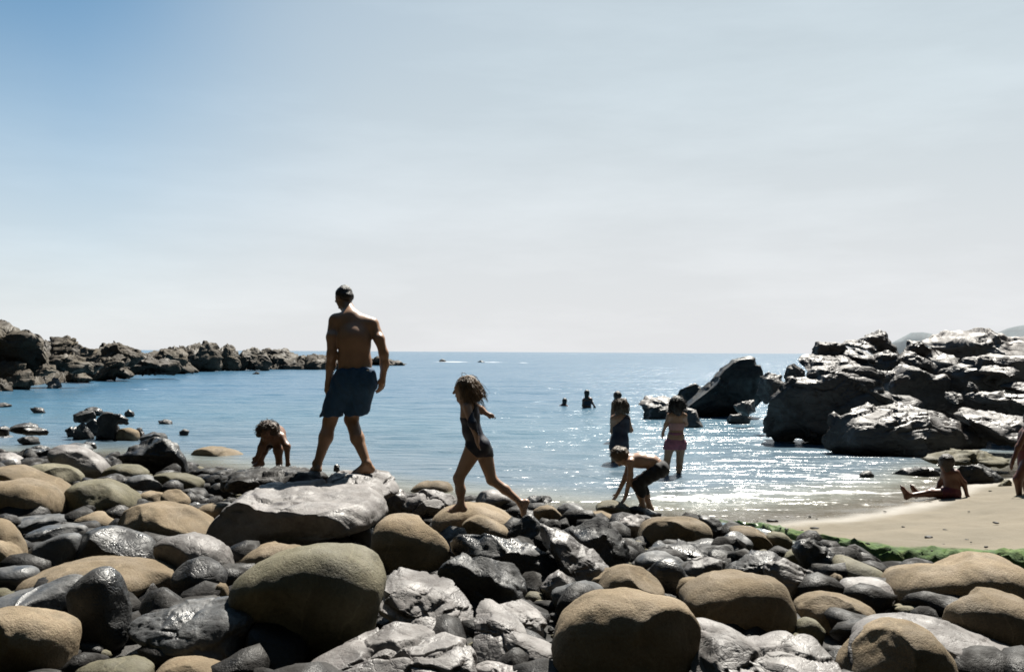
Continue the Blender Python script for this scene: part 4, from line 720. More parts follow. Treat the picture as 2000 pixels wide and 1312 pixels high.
# ------------------------------------------------------------------ people: smooth distance-field bodies
def surface_nets(f, org, h):
    s = f < 0
    nx, ny, nz = f.shape
    c = np.zeros((nx - 1, ny - 1, nz - 1), np.int8)
    for i in (0, 1):
        for j in (0, 1):
            for k in (0, 1): c += s[i:nx - 1 + i, j:ny - 1 + j, k:nz - 1 + k]
    act = (c > 0) & (c < 8); idx = -np.ones(act.shape, np.int64); I = np.argwhere(act); idx[act] = np.arange(len(I))
    acc = np.zeros((len(I), 3)); cnt = np.zeros(len(I))
    corners = [(i, j, k) for i in (0, 1) for j in (0, 1) for k in (0, 1)]
    for a in corners:
        for ax in range(3):
            if a[ax]: continue
            b = list(a); b[ax] = 1
            fa = f[I[:, 0] + a[0], I[:, 1] + a[1], I[:, 2] + a[2]]; fb = f[I[:, 0] + b[0], I[:, 1] + b[1], I[:, 2] + b[2]]
            m = (fa < 0) != (fb < 0); t = np.where(m, fa / np.where(fa == fb, 1, fa - fb), 0)
            p = np.tile(np.array(a, float), (len(I), 1)); p[:, ax] += t
            acc += np.where(m[:, None], p, 0); cnt += m
    v = (I + acc / np.maximum(cnt, 1)[:, None]) * h + org
    F_ = []
    for ax in range(3):
        sl0 = [slice(None)] * 3; sl1 = [slice(None)] * 3; sl0[ax] = slice(0, -1); sl1[ax] = slice(1, None)
        a = s[tuple(sl0)]; b = s[tuple(sl1)]; E = np.argwhere(a != b); o1, o2 = [(1, 2), (2, 0), (0, 1)][ax]
        ok = (E[:, o1] > 0) & (E[:, o2] > 0) & (E[:, o1] < f.shape[o1] - 1) & (E[:, o2] < f.shape[o2] - 1); E = E[ok]
        def g(d1, d2):
            e = E.copy(); e[:, o1] -= d1; e[:, o2] -= d2; return idx[e[:, 0], e[:, 1], e[:, 2]]
        q = np.stack([g(1, 1), g(0, 1), g(0, 0), g(1, 0)], 1); flip = b[E[:, 0], E[:, 1], E[:, 2]]
        q[flip] = q[flip][:, ::-1]; F_.append(q)
    f_ = np.concatenate(F_); return v, f_[(f_ >= 0).all(1)]

class Field:
    def __init__(s, h, k=.03): s.h = h; s.k = k; s.pr = []
    def cone(s, a, b, ra, rb, k=None, ky=1.0): s.pr.append(('c', np.array(a, float), np.array(b, float), ra, rb, s.k if k is None else k, ky)); return s
    def ell(s, c, r, fwd=None, up=None, k=None, sub=False):
        c = np.array(c, float); m = np.eye(3)
        if fwd is not None:
            w = np.array(up if up is not None else (0, 0, 1), float); d = np.array(fwd, float); d /= np.linalg.norm(d)
            x = np.cross(d, w); x /= np.linalg.norm(x); w = np.cross(x, d); m = np.stack([x, d, w])       # local right, forward, up
        s.pr.append(('s' if sub else 'e', c, m, np.array(r, float), s.k if k is None else k)); return s
    def bounds(s):
        lo = np.full(3, 1e9); hi = -lo
        for p in s.pr:
            if p[0] == 'c': r = max(p[3], p[4]) * max(1, p[6]); lo = np.minimum(lo, np.minimum(p[1], p[2]) - r); hi = np.maximum(hi, np.maximum(p[1], p[2]) + r)
            elif p[0] == 'e': r = p[3].max(); lo = np.minimum(lo, p[1] - r); hi = np.maximum(hi, p[1] + r)
        return lo - .04, hi + .04
    def grid(s, lo=None, hi=None):
        l0, h0 = s.bounds(); s.lo = l0 if lo is None else np.minimum(lo, l0); s.hi = h0 if hi is None else np.maximum(hi, h0)
        n = np.ceil((s.hi - s.lo) / s.h).astype(int) + 1
        s.ax = [s.lo[i] + np.arange(n[i]) * s.h for i in range(3)]; f = np.full(n, .5)
        for p in s.pr:
            k = p[5] if p[0] == 'c' else p[4]
            if p[0] == 'c': r = max(p[3], p[4]) * max(1, p[6]) + 2.5 * k + .03; a = np.minimum(p[1], p[2]) - r; b = np.maximum(p[1], p[2]) + r
            else: r = p[3].max() + 2.5 * k + .03; a = p[1] - r; b = p[1] + r
            i0 = np.maximum(np.floor((a - s.lo) / s.h).astype(int), 0); i1 = np.minimum(np.ceil((b - s.lo) / s.h).astype(int) + 1, n)
            if (i1 <= i0).any(): continue
            sl = tuple(slice(i0[i], i1[i]) for i in range(3))
            Pg = np.stack(np.meshgrid(*[s.ax[i][sl[i]] for i in range(3)], indexing='ij'), -1)
            if p[0] == 'c':
                ab = p[2] - p[1]; L = max(ab @ ab, 1e-12); pa = Pg - p[1]; t = np.clip((pa @ ab) / L, 0, 1); d = pa - t[..., None] * ab
                d[..., 1] = d[..., 1] / p[6]; d = np.sqrt((d * d).sum(-1)) - (p[3] + (p[4] - p[3]) * t)
            else:
                q = (Pg - p[1]) @ p[2].T; k0 = np.sqrt(((q / p[3]) ** 2).sum(-1)); k1 = np.sqrt(((q / p[3] ** 2) ** 2).sum(-1)); d = k0 * (k0 - 1) / np.maximum(k1, 1e-9)
            g = f[sl]
            if p[0] == 's':
                hh = np.clip(.5 - .5 * (g + d) / k, 0, 1); f[sl] = g * (1 - hh) + (-d) * hh + k * hh * (1 - hh)
            else:
                hh = np.clip(.5 + .5 * (d - g) / k, 0, 1); f[sl] = d * (1 - hh) + g * hh - k * hh * (1 - hh)
        return f
    def pts(s): return np.meshgrid(*s.ax, indexing='ij')

def skin_mat(name, c, rough=.42):
    m, n, l, b = new_mat(name); tc = n.new('ShaderNodeTexCoord')
    t = nd(n, 'ShaderNodeTexNoise', Scale=9.0, Detail=5.0); l.new(tc.outputs['Object'], t.inputs['Vector'])
    r = ramp(n, [(.3, tuple(x * .82 for x in c)), (.7, c)]); l.new(t.outputs[0], r.inputs[0]); l.new(r.outputs[0], b.inputs['Base Color'])
    b.inputs['Roughness'].default_value = rough; b.inputs['Subsurface Weight'].default_value = .08; b.inputs['Subsurface Radius'].default_value = (.02, .008, .004)
    bp = nd(n, 'ShaderNodeBump', Strength=.12, Distance=.004); l.new(t.outputs[0], bp.inputs['Height']); l.new(bp.outputs[0], b.inputs['Normal']); return m
def cloth_mat(name, c, c2=None, rough=.8, stripes=0):
    m, n, l, b = new_mat(name); tc = n.new('ShaderNodeTexCoord')
    t = nd(n, 'ShaderNodeTexNoise', Scale=14.0, Detail=4.0, Distortion=1.0); l.new(tc.outputs['Object'], t.inputs['Vector'])
    r = ramp(n, [(.35, c), (.7, c2 or tuple(x * 1.5 for x in c))]); l.new(t.outputs[0], r.inputs[0]); out = r.outputs[0]
    if stripes:
        w = nd(n, 'ShaderNodeTexWave', Scale=stripes, bands_direction='Z'); l.new(tc.outputs['Object'], w.inputs['Vector'])
        x = nd(n, 'ShaderNodeMix', data_type='RGBA'); x.inputs[7].default_value = (.5, .33, .28, 1); cc = ramp(n, [(.6, (0, 0, 0)), (.75, (1, 1, 1))]); l.new(w.outputs[1], cc.inputs[0]); l.new(cc.outputs[0], x.inputs[0]); l.new(out, x.inputs[6]); out = x.outputs[2]
    l.new(out, b.inputs['Base Color']); b.inputs['Roughness'].default_value = rough
    bp = nd(n, 'ShaderNodeBump', Strength=.5, Distance=.01); l.new(t.outputs[0], bp.inputs['Height']); l.new(bp.outputs[0], b.inputs['Normal']); return m
def hair_mat(name, c, rough=.5):
    m, n, l, b = new_mat(name); tc = n.new('ShaderNodeTexCoord'); mp = nd(n, 'ShaderNodeMapping'); mp.inputs['Scale'].default_value = (90, 90, 14); l.new(tc.outputs['Object'], mp.inputs[0])
    t = nd(n, 'ShaderNodeTexNoise', Scale=1.0, Detail=3.0, Distortion=1.5); l.new(mp.outputs[0], t.inputs['Vector'])
    r = ramp(n, [(.3, tuple(x * .5 for x in c)), (.7, tuple(x * 1.5 for x in c))]); l.new(t.outputs[0], r.inputs[0]); l.new(r.outputs[0], b.inputs['Base Color'])
    b.inputs['Roughness'].default_value = rough; bp = nd(n, 'ShaderNodeBump', Strength=.8, Distance=.012); l.new(t.outputs[0], bp.inputs['Height']); l.new(bp.outputs[0], b.inputs['Normal']); return m
SK = {'tan': skin_mat('tanned_skin', (.33, .19, .115)), 'brown': skin_mat('brown_skin', (.21, .105, .062)), 'fair': skin_mat('fair_skin', (.40, .25, .175)), 'dark': skin_mat('deep_tanned_skin', (.12, .05, .032))}
HR = {'black': hair_mat('black_hair', (.018, .014, .012)), 'brown': hair_mat('brown_hair', (.06, .035, .02)), 'blond': hair_mat('dark_blond_hair', (.085, .055, .03)), 'light': hair_mat('light_brown_hair', (.12, .075, .04)), 'grey': hair_mat('short_dark_hair', (.03, .027, .025))}
CL = {'blue': cloth_mat('blue_swim_shorts', (.010, .045, .10)), 'navy': cloth_mat('navy_swimsuit', (.008, .010, .022), rough=.55), 'black': cloth_mat('black_shorts', (.008, .008, .010)),
      'pink': cloth_mat('pink_shorts', (.20, .07, .10)), 'top': cloth_mat('striped_bikini_top', (.24, .10, .10), stripes=26), 'maroon': cloth_mat('maroon_swimsuit', (.08, .012, .018), rough=.6), 'white': cloth_mat('white_tag', (.7, .7, .7))}

def unit(v): v = np.array(v, float); return v / max(np.linalg.norm(v), 1e-9)
def hand(F_, w, d, n, s=1.0, curl=.35, thumb=1):
    """palm of four metacarpals, four bent fingers of unequal length and a thumb from the side"""
    d = unit(d); n = np.array(n, float); n = unit(n - d * (n @ d)); l = np.cross(d, n) * thumb
    w = np.array(w, float); s = s * 1.05
    F_.cone(w - d * .02 * s, w + d * .05 * s, .026 * s, .03 * s, k=.012)
    for i, (o, L) in enumerate([(-.030, .068), (-.010, .078), (.010, .074), (.029, .058)]):
        kn = w + d * (.088 - abs(i - 1.3) * .005) * s + l * o * s
        F_.cone(w + d * .02 * s + l * o * .6 * s, kn, .015 * s, .0125 * s, k=.010)
        m1 = kn + unit(d + n * curl * .7) * L * .5 * s; m2 = m1 + unit(d + n * curl * 2.0) * L * .5 * s
        F_.cone(kn, m1, .0108 * s, .0098 * s, k=.003); F_.cone(m1, m2, .0098 * s, .0082 * s, k=.003)
    t0 = w + d * .025 * s - l * .024 * s; t1 = t0 + unit(d * .75 - l * .6 + n * .35) * .042 * s; t2 = t1 + unit(d - l * .1 + n * .4) * .034 * s
    F_.cone(t0, t1, .0155 * s, .0125 * s, k=.008); F_.cone(t1, t2, .012 * s, .0095 * s, k=.003)
def foot(F_, ank, toe_dir, s=1.0, down=(0, 0, -1)):
    a = np.array(ank, float); t = unit(toe_dir); dn = unit(down); side = np.cross(t, dn)
    heel = a - t * .035 * s + dn * .055 * s; ball = a + t * .12 * s + dn * .065 * s
    F_.cone(a, heel, .040 * s, .034 * s, k=.02); F_.cone(heel, ball, .034 * s, .026 * s, k=.03); F_.cone(a + t * .01 * s, ball, .038 * s, .026 * s, k=.03)
    for i, o in enumerate((-.034, -.016, .001, .017, .032)):
        b0 = ball + side * o * s * .9; F_.cone(b0 - t * .05 * s, b0, .016 * s, .018 * s, k=.012); F_.cone(b0, b0 + t * (.058 - i * .006) * s + dn * .006 * s, .0145 * s - i * .0012 * s, .0105 * s, k=.003)
def head(F_, c, fwd, up, s=1.0, ears=True):
    f = unit(fwd); u = np.array(up, float); u = unit(u - f * (u @ f)); r = np.cross(f, u); c = np.array(c, float)
    L = lambda a, b, d: c + (r * a + f * b + u * d) * s
    F_.ell(L(0, -.012, .025), np.array([.074, .094, .086]) * s, f, u, k=.02)
    F_.ell(L(0, .028, -.03), np.array([.060, .062, .082]) * s, f, u, k=.03)
    F_.cone(L(0, .052, -.085), L(0, .066, -.098), .028 * s, .020 * s, k=.025)
    F_.cone(L(0, .088, .012), L(0, .108, -.026), .008 * s, .013 * s, k=.010)
    for e in (-1, 1):
        F_.ell(L(e * .030, .094, .010), np.array([.018, .014, .012]) * s, f, u, k=.012, sub=True); F_.ell(L(e * .030, .078, .010), np.array([.012, .011, .010]) * s, f, u, k=.004)
        F_.cone(L(e * .018, .088, .026), L(e * .042, .080, .027), .009 * s, .008 * s, k=.010)
        F_.cone(L(e * .004, .090, -.056), L(e * .020, .082, -.054), .0085 * s, .006 * s, k=.006)
        if ears: F_.ell(L(e * .074, -.012, -.008), np.array([.010, .018, .030]) * s, f, u, k=.006)
    return L
def build(F_, lo=None, hi=None): f = F_.grid(lo, hi); return f
def part(name, F_, f, mat, parent, org, jit=0, js=30):
    v, q = surface_nets(f, F_.lo, F_.h)
    if jit: v = v + jit * np.stack([fbm(v * js, 61, 3), fbm(v * js, 62, 3), fbm(v * js, 63, 3)], 1)
    for _ in range(1):                                   # light smoothing
        acc = np.zeros_like(v); cn = np.zeros(len(v))
        for a, b in ((0, 1), (1, 2), (2, 3), (3, 0)):
            np.add.at(acc, q[:, a], v[q[:, b]]); np.add.at(acc, q[:, b], v[q[:, a]]); np.add.at(cn, q[:, a], 1); np.add.at(cn, q[:, b], 1)
        v = v * .5 + .5 * acc / np.maximum(cn, 1)[:, None]
    o = obj(name, mesh_from(name, v - org, q), mat, parent, loc=None if parent is not None else org); return o
def person(label, F_, skin, org, f=None):
    f = F_.grid() if f is None else f
    o = part('person', F_, f, SK[skin], None, np.array(org, float)); return tag(o, label, 'person', None), f
def crop_at(ox, oy, s, D): return lambda x, y, d=0.0: at(ox + x / s, oy + y / s, D + d)
# points are scaled to the person's own distance so that offsets in depth do not change the pose seen
def hair(F_, ref, org, parent, mat, name='hair', cut=None, jit=.006, js=28):
    H = F_; f = H.grid()
    if cut is not None:
        X_, Y_, Z_ = H.pts(); f = np.maximum(f, cut(X_, Y_, Z_))
    return part(name, H, f, HR[mat], parent, np.array(org, float), jit, js)

def strands(name, mat, parent, org, c, r, n, length, flow, curl, seed, rad=.0024, seg=7, face=None):
    """loose locks growing from the scalp and hanging along flow"""
    rg = np.random.RandomState(seed); vs, fs, base = [], [], 0; flow = np.array(flow, float)
    while len(vs) < n:
        d = rg.normal(size=3); d /= np.linalg.norm(d); d[2] = d[2] * .8 + .25; d /= np.linalg.norm(d)
        if face is not None and d @ np.array(face) > .35: continue
        p = np.array(c) + d * np.array(r) * rg.uniform(.93, 1.02); v_ = d * .6 + rg.normal(size=3) * .25; L = length * rg.uniform(.45, 1.15); pts = [p]
        for k in range(seg):
            v_ = v_ * .62 + flow * .5 + rg.normal(size=3) * curl; v_ /= np.linalg.norm(v_)
            q2 = pts[-1] + v_ * L / seg
            rel = (q2 - np.array(c)) / np.array(r); m_ = np.linalg.norm(rel)
            if m_ < 1.0: q2 = np.array(c) + rel / m_ * 1.01 * np.array(r)
            pts.append(q2)
        pts = np.array(pts); w = rad * rg.uniform(.8, 1.8)
        ring = []
        for k, p in enumerate(pts):
            t = unit(pts[min(k + 1, seg)] - pts[max(k - 1, 0)]); a = unit(np.cross(t, (.3, .9, .2))); b = np.cross(t, a); ww = w * (1 - .75 * k / seg)
            for j in range(3): ring.append(p + (a * math.cos(j * 2.094) + b * math.sin(j * 2.094)) * ww)
        f3 = [[base + k * 3 + j, base + k * 3 + (j + 1) % 3, base + k * 3 + 3 + (j + 1) % 3, base + k * 3 + 3 + j] for k in range(seg) for j in range(3)]
        vs.append(np.array(ring)); fs.append(np.array(f3)); base += len(ring)
    return obj(name, mesh_from(name, np.concatenate(vs) - np.array(org, float), np.concatenate(fs)), HR[mat], parent)
# ---------------- the man in blue shorts
q = crop_at(560, 540, 3.28, 9.7)
F_ = Field(.0085, .035)
up = (0, 0, 1)
hc = q(362, 152, .24); hf = unit((-.55, .55, -.62))
L_ = head(F_, hc, hf, (-.3, .45, 1), 1.04)
F_.cone(q(380, 192, .20), q(412, 268, .10), .056, .068, k=.03)                      # neck
F_.cone(q(412, 268, .10), q(318, 288, .08), .060, .062, k=.05); F_.cone(q(412, 268, .10), q(540, 312, .08), .060, .062, k=.05)   # shoulder yoke
F_.cone(q(400, 335, .07), q(415, 430, .01), .118, .115, k=.06, ky=.82); F_.cone(q(475, 345, .07), q(470, 440, .01), .105, .100, k=.06, ky=.85)
F_.cone(q(425, 420, .01), q(438, 560, .02), .140, .150, k=.06, ky=.80)
F_.cone(q(438, 560, .02), q(440, 650, .0), .152, .160, k=.05, ky=.82)

# arms
F_.cone(q(306, 300, .08), q(288, 400, .03), .060, .052); F_.cone(q(288, 400), q(288, 515, .0), .052, .042); F_.cone(q(288, 515), q(282, 590, .02), .046, .043); F_.cone(q(282, 590, .02), q(268, 700, .05), .043, .030)
hand(F_, q(266, 705, .05), (-.06, .02, -1), (.9, .4, 0), 1.05, .3, -1)
F_.cone(q(550, 322, .08), q(592, 410, .03), .060, .050); F_.cone(q(592, 410), q(622, 505, .0), .050, .041); F_.cone(q(622, 505), q(628, 570, .02), .044, .041); F_.cone(q(628, 570, .02), q(618, 645, .04), .041, .030)
hand(F_, q(617, 650, .04), (-.10, .05, -1), (-.8, .5, 0), 1.05, .55, 1)
# legs
F_.cone(q(378, 680), q(282, 935, .06), .098, .066); F_.cone(q(282, 935, .06), q(258, 1040, .0), .062, .066); F_.cone(q(258, 1040, .0), q(205, 1215, -.03), .064, .038)
foot(F_, q(202, 1212, -.03), (-.35, .9, 0), 1.02)
F_.cone(q(488, 680), q(418, 925, .10), .098, .066); F_.cone(q(418, 925, .10), q(458, 1045, -.02), .062, .064); F_.cone(q(458, 1045, -.02), q(522, 1205, -.12), .062, .038)
foot(F_, q(525, 1212, -.12), (-.80, -.25, -.12), .98)
org = q(360, 1262, 0)
MAN, fb = person('bare-backed man in blue shorts walking away over the ledge', F_, 'tan', org)
Hh = Field(.009, .02); u_ = unit((-.3, .45, 1))
Hh.ell(L_(0, -.02, .032), (.083, .100, .088), hf, u_, k=.01); Hh.ell(L_(0, -.055, -.02), (.068, .055, .06), hf, u_, k=.02)
hair(Hh, None, org, MAN, 'grey', cut=lambda x, y, z: .012 - np.maximum((-(x - hc[0]) * hf[0] - (y - hc[1]) * hf[1] - (z - hc[2]) * hf[2]) + .035, (z - hc[2]) - .055), jit=.004)
C_ = Field(.0085, .03)
C_.cone(q(436, 585, .01), q(436, 690, .0), .172, .182, ky=.82, k=.02)
C_.cone(q(380, 690), q(292, 905, .05), .135, .112, k=.04); C_.cone(q(490, 690), q(440, 905, .07), .140, .120, k=.04); C_.cone(q(500, 640, -.05), q(505, 700, -.05), .10, .10, k=.04); C_.cone(q(390, 640, -.05), q(390, 700, -.05), .10, .10, k=.04)
f = C_.grid(); X_, Y_, Z_ = C_.pts(); zt = q(436, 596)[2]; zb_ = q(400, 905)[2]
f = np.maximum(f, np.maximum(Z_ - zt - .06 * (X_ - q(436, 0)[0]), zb_ - Z_ + .04 * (X_ - q(400, 0)[0])))
f = np.maximum(f, -(np.hypot(X_ - q(357, 0)[0], (Z_ - q(0, 905)[2]) * .55) - .012))
f = f + .006 * np.sin(X_ * 60 + Z_ * 9 + np.sin(Z_ * 25))
SHORTS = part('swim_shorts', C_, f, CL['blue'], MAN, np.array(org, float)); tag(SHORTS, 'dark blue knee-length swim shorts')
b_ = bmesh.new(); bmesh.ops.create_cube(b_, size=1); bmesh.ops.scale(b_, vec=(.032, .004, .010), verts=b_.verts); me = bpy.data.meshes.new('logo_patch'); b_.to_mesh(me); b_.free()
lp = obj('logo_patch', me, CL['white'], SHORTS); lp.location = Vector(q(520, 610, -.125) - np.array(org)); lp.rotation_euler = (0, R(-18), R(22))

# ---------------- walking girl in navy swimsuit
q = crop_at(850, 710, 4.232, 8.75)
F_ = Field(.0075, .028)
hc = q(245, 215, 0); hf = unit((-1, .12, -.12)); L_ = head(F_, hc, hf, up, .92)
F_.cone(q(262, 280), q(280, 345, .0), .036, .042, k=.02)
F_.cone(q(282, 350), q(292, 440), .074, .074, k=.04, ky=1.25); F_.cone(q(292, 440), q(310, 560), .074, .070, k=.04, ky=1.2); F_.cone(q(310, 560), q(362, 680), .072, .085, k=.04, ky=1.2)
F_.ell(q(395, 690, -.02), (.07, .085, .08), k=.04)
# near arm and far arm
F_.cone(q(268, 365, -.105), q(312, 500, -.175), .036, .029); F_.cone(q(312, 500, -.175), q(350, 610, -.19), .031, .021); hand(F_, q(352, 615, -.19), (.1, 0, -1), (.8, .3, 0), .62, .3, 1)
F_.cone(q(318, 345, .09), q(385, 385, .14), .035, .029); F_.cone(q(385, 385, .14), q(430, 415, .12), .03, .021); hand(F_, q(433, 418, .12), (1, 0, -.35), (0, 1, -.3), .5, .5, 1)
# legs
F_.cone(q(325, 715, -.03), q(205, 950, -.03), .082, .046); F_.cone(q(205, 950, -.03), q(222, 1050, -.03), .044, .042); F_.cone(q(222, 1050, -.03), q(228, 1165, -.03), .041, .027)
foot(F_, q(228, 1168, -.03), (-1, .1, -.1), .7)
F_.cone(q(410, 730, .05), q(478, 960, .05), .078, .045); F_.cone(q(478, 960, .05), q(590, 1040, .05), .043, .040); F_.cone(q(590, 1040, .05), q(722, 1148, .05), .039, .026)
foot(F_, q(725, 1152, .05), (-.25, .1, -1), .7, down=(1, 0, -.4))
org = q(300, 1200)
GIRL, fb = person('girl in navy swimsuit striding left behind the curved boulder', F_, 'fair', org)
X_, Y_, Z_ = F_.pts(); z = lambda y: q(0, y)[2]; x = lambda a: q(a, 0)[0]
legcut = np.maximum(z(690) - Z_ - (X_ - x(265)) * .95 * 1.0, z(775) - Z_)
armd = np.minimum.reduce([np.sqrt((X_ - (q(268, 365)[0] + t_ * (q(352, 640)[0] - q(268, 365)[0]))) ** 2 + (Z_ - (z(365) + t_ * (z(640) - z(365)))) ** 2 + (Y_ - (8.75 - .105 - .09 * t_)) ** 2) for t_ in np.linspace(0, 1.15, 24)])
far = np.minimum.reduce([np.sqrt((X_ - (x(325) + t_ * (x(440) - x(325)))) ** 2 + (Z_ - (z(350) + t_ * (z(425) - z(350)))) ** 2 + (Y_ - (8.75 + .10 + .03 * t_)) ** 2) for t_ in np.linspace(.1, 1.2, 14)])
neck = Z_ - z(430) - np.clip((X_ - x(290)) * 1.6, -.02, .12)
suit = np.maximum.reduce([fb - .006, neck, legcut, .045 - armd, .042 - far])
o = part('swimsuit', F_, suit, CL['navy'], GIRL, np.array(org, float))
for a, b in (((345, 420, -.05), (325, 335, -.06)), ((345, 420, .06), (335, 335, .06))):
    st = Field(.006, .01); st.cone(q(*a), q(*b), .012, .012); part('strap', st, st.grid(), CL['navy'], GIRL, np.array(org, float))
Hh = Field(.009, .03); Hh.ell(q(262, 195, 0), (.100, .098, .095), k=.03); Hh.cone(q(265, 215), q(275, 300, -.0), .088, .062, k=.04); Hh.cone(q(300, 190), q(345, 265), .062, .04, k=.04); Hh.cone(q(330, 245), q(385, 275), .036, .016, k=.03); Hh.cone(q(340, 230), q(362, 300), .03, .012, k=.03); Hh.cone(q(215, 270, .05), q(225, 330, .04), .03, .02, k=.03); Hh.cone(q(250, 290, -.05), q(255, 330, -.05), .035, .02, k=.03)
hair(Hh, None, org, GIRL, 'light', cut=lambda a, b, c: .0 - (a - q(196, 0)[0] + .35 * np.maximum(c - q(0, 160)[2], 0)), jit=.010, js=22)

strands('loose_hair', 'light', GIRL, org, q(262, 200), (.102, .10, .10), 260, .17, (.45, 0, -.9), .16, 3, rad=.003, face=hf)
# ---------------- crawling child on the ledge
q = crop_at(460, 800, 9.37, 10.3)
F_ = Field(.009, .03)
hc = q(600, 470, -.03); hf = unit((-.15, -.75, -.65)); L_ = head(F_, hc, hf, (0, -.5, 1), .90, ears=False)
F_.cone(q(640, 480, .03), q(720, 520, .10), .045, .05)
F_.cone(q(720, 540, .10), q(760, 480, .42), .085, .09, k=.05); F_.cone(q(620, 560, .08), q(840, 560, .08), .055, .055, k=.05); F_.ell(q(740, 520, .45), (.11, .10, .10), k=.05)
F_.cone(q(860, 560, .06), q(960, 720, .0), .042, .034); F_.cone(q(960, 720, .0), q(975, 980, -.02), .034, .022); hand(F_, q(977, 985, -.02), (.0, -.15, -1), (0, -1, 0), .55, .5, 1)
F_.cone(q(560, 580, .06), q(500, 740, .0), .045, .038); F_.cone(q(500, 740, .0), q(430, 900, -.02), .036, .026); hand(F_, q(425, 905, -.02), (-.4, -.2, -.7), (0, -1, 0), .6, .4, -1)
F_.cone(q(800, 600, .42), q(800, 780, .10), .065, .050); F_.cone(q(800, 780, .10), q(820, 1000, .14), .048, .034); foot(F_, q(822, 1020, .14), (0, -1, -.1), .62)
F_.cone(q(640, 600, .42), q(520, 800, .20), .065, .05); F_.cone(q(520, 800, .20), q(480, 980, .34), .05, .032); foot(F_, q(485, 985, .34), (-.5, -.8, 0), .62)
org = q(650, 1080, 0)
TOD, fb = person('small curly-haired child crawling on hands and feet at the ledge', F_, 'brown', org)
C_ = Field(.009, .03); C_.ell(q(740, 530, .46), (.118, .112, .108), k=.04); C_.cone(q(800, 600, .42), q(800, 680, .28), .076, .066, k=.03); C_.cone(q(650, 600, .42), q(590, 690, .32), .076, .066, k=.03)
part('swim_trunks', C_, C_.grid(), CL['navy'], TOD, np.array(org, float))
Hh = Field(.009, .02); Hh.ell(q(615, 400, -.01), (.108, .105, .088), k=.02); Hh.ell(q(510, 440, -.02), (.055, .07, .06), k=.02); Hh.ell(q(720, 400, .0), (.052, .07, .058), k=.02); Hh.ell(q(445, 500, -.01), (.026, .035, .03), k=.02)
hair(Hh, None, org, TOD, 'brown', jit=.014, js=26)

strands('curls', 'brown', TOD, org, q(610, 405, -.01), (.118, .112, .095), 220, .06, (0, -.2, -.5), .6, 4, rad=.003)
# ---------------- boy bending over the stones
q = crop_at(1180, 850, 8.2, 11.15)
F_ = Field(.008, .028)
hc = q(285, 320, -.02); hf = unit((-.35, -.1, -.95)); L_ = head(F_, hc, hf, (-.95, .1, .35), .90)
F_.cone(q(370, 330), q(450, 380), .045, .05, k=.02)
F_.cone(q(460, 385), q(600, 375), .078, .082, k=.04, ky=1.25); F_.cone(q(600, 375), q(780, 400), .080, .075, k=.04, ky=1.2); F_.cone(q(780, 400), q(920, 500), .075, .085, k=.04, ky=1.2)
F_.cone(q(440, 400, -.10), q(440, 620, -.10), .037, .031); F_.cone(q(440, 620, -.10), q(375, 940, -.08), .031, .022); hand(F_, q(372, 945, -.08), (-.45, 0, -1), (-.6, -.4, .3), .62, .35, 1)
F_.cone(q(430, 400, .10), q(370, 640, .06), .037, .031); F_.cone(q(370, 640, .06), q(245, 900, .02), .031, .022); hand(F_, q(240, 905, .02), (-.5, 0, -1), (-.6, -.4, .3), .62, .35, -1)
F_.cone(q(900, 530, -.06), q(520, 745, -.06), .075, .055); F_.cone(q(520, 745, -.06), q(610, 930, -.06), .050, .044); F_.cone(q(610, 930, -.06), q(640, 1090, -.06), .042, .028); foot(F_, q(642, 1100, -.06), (-.9, -.3, -.1), .68)
F_.cone(q(900, 530, .08), q(580, 740, .08), .075, .055); F_.cone(q(580, 740, .08), q(690, 930, .08), .050, .044); F_.cone(q(690, 930, .08), q(755, 1110, .08), .042, .028); foot(F_, q(757, 1120, .08), (-.9, -.2, -.1), .68)
org = q(690, 1170)
BOY, fb = person('bare-chested boy in black shorts bending over to touch a flat stone', F_, 'fair', org)
C_ = Field(.008, .028)
C_.cone(q(930, 510), q(860, 530), .098, .095, ky=1.3, k=.02); C_.cone(q(900, 530, -.07), q(545, 730, -.06), .09, .075, k=.03); C_.cone(q(900, 530, .08), q(590, 730, .08), .09, .075, k=.03)
C_.cone(q(535, 730, -.06), q(615, 900, -.06), .072, .062, k=.02); C_.cone(q(590, 730, .08), q(670, 880, .08), .072, .062, k=.02)
f = C_.grid(); X_, Y_, Z_ = C_.pts(); wa, wb = q(700, 470), q(960, 420); dn_ = unit((.62, 0, -.78))
f = np.maximum(f, -((X_ - q(790, 440)[0]) * .62 + (Z_ - q(790, 440)[2]) * -.78)); f = f + .004 * np.sin(X_ * 70 + Z_ * 40)
part('shorts', C_, f, CL['black'], BOY, np.array(org, float))
Hh = Field(.009, .02); Hh.ell(q(255, 285, -.01), (.098, .095, .088), k=.02); Hh.ell(q(320, 260, 0), (.07, .085, .06), k=.02); Hh.cone(q(230, 190), q(215, 160), .03, .012, k=.03)
hair(Hh, None, org, BOY, 'blond', jit=.008, js=30, cut=lambda a, b, c: -((c - q(0, 390)[2]) - .2 * (a - q(270, 0)[0])))

strands('loose_hair', 'blond', BOY, org, q(262, 290, -.01), (.10, .097, .092), 160, .05, (-.3, 0, -.6), .25, 5, face=hf)
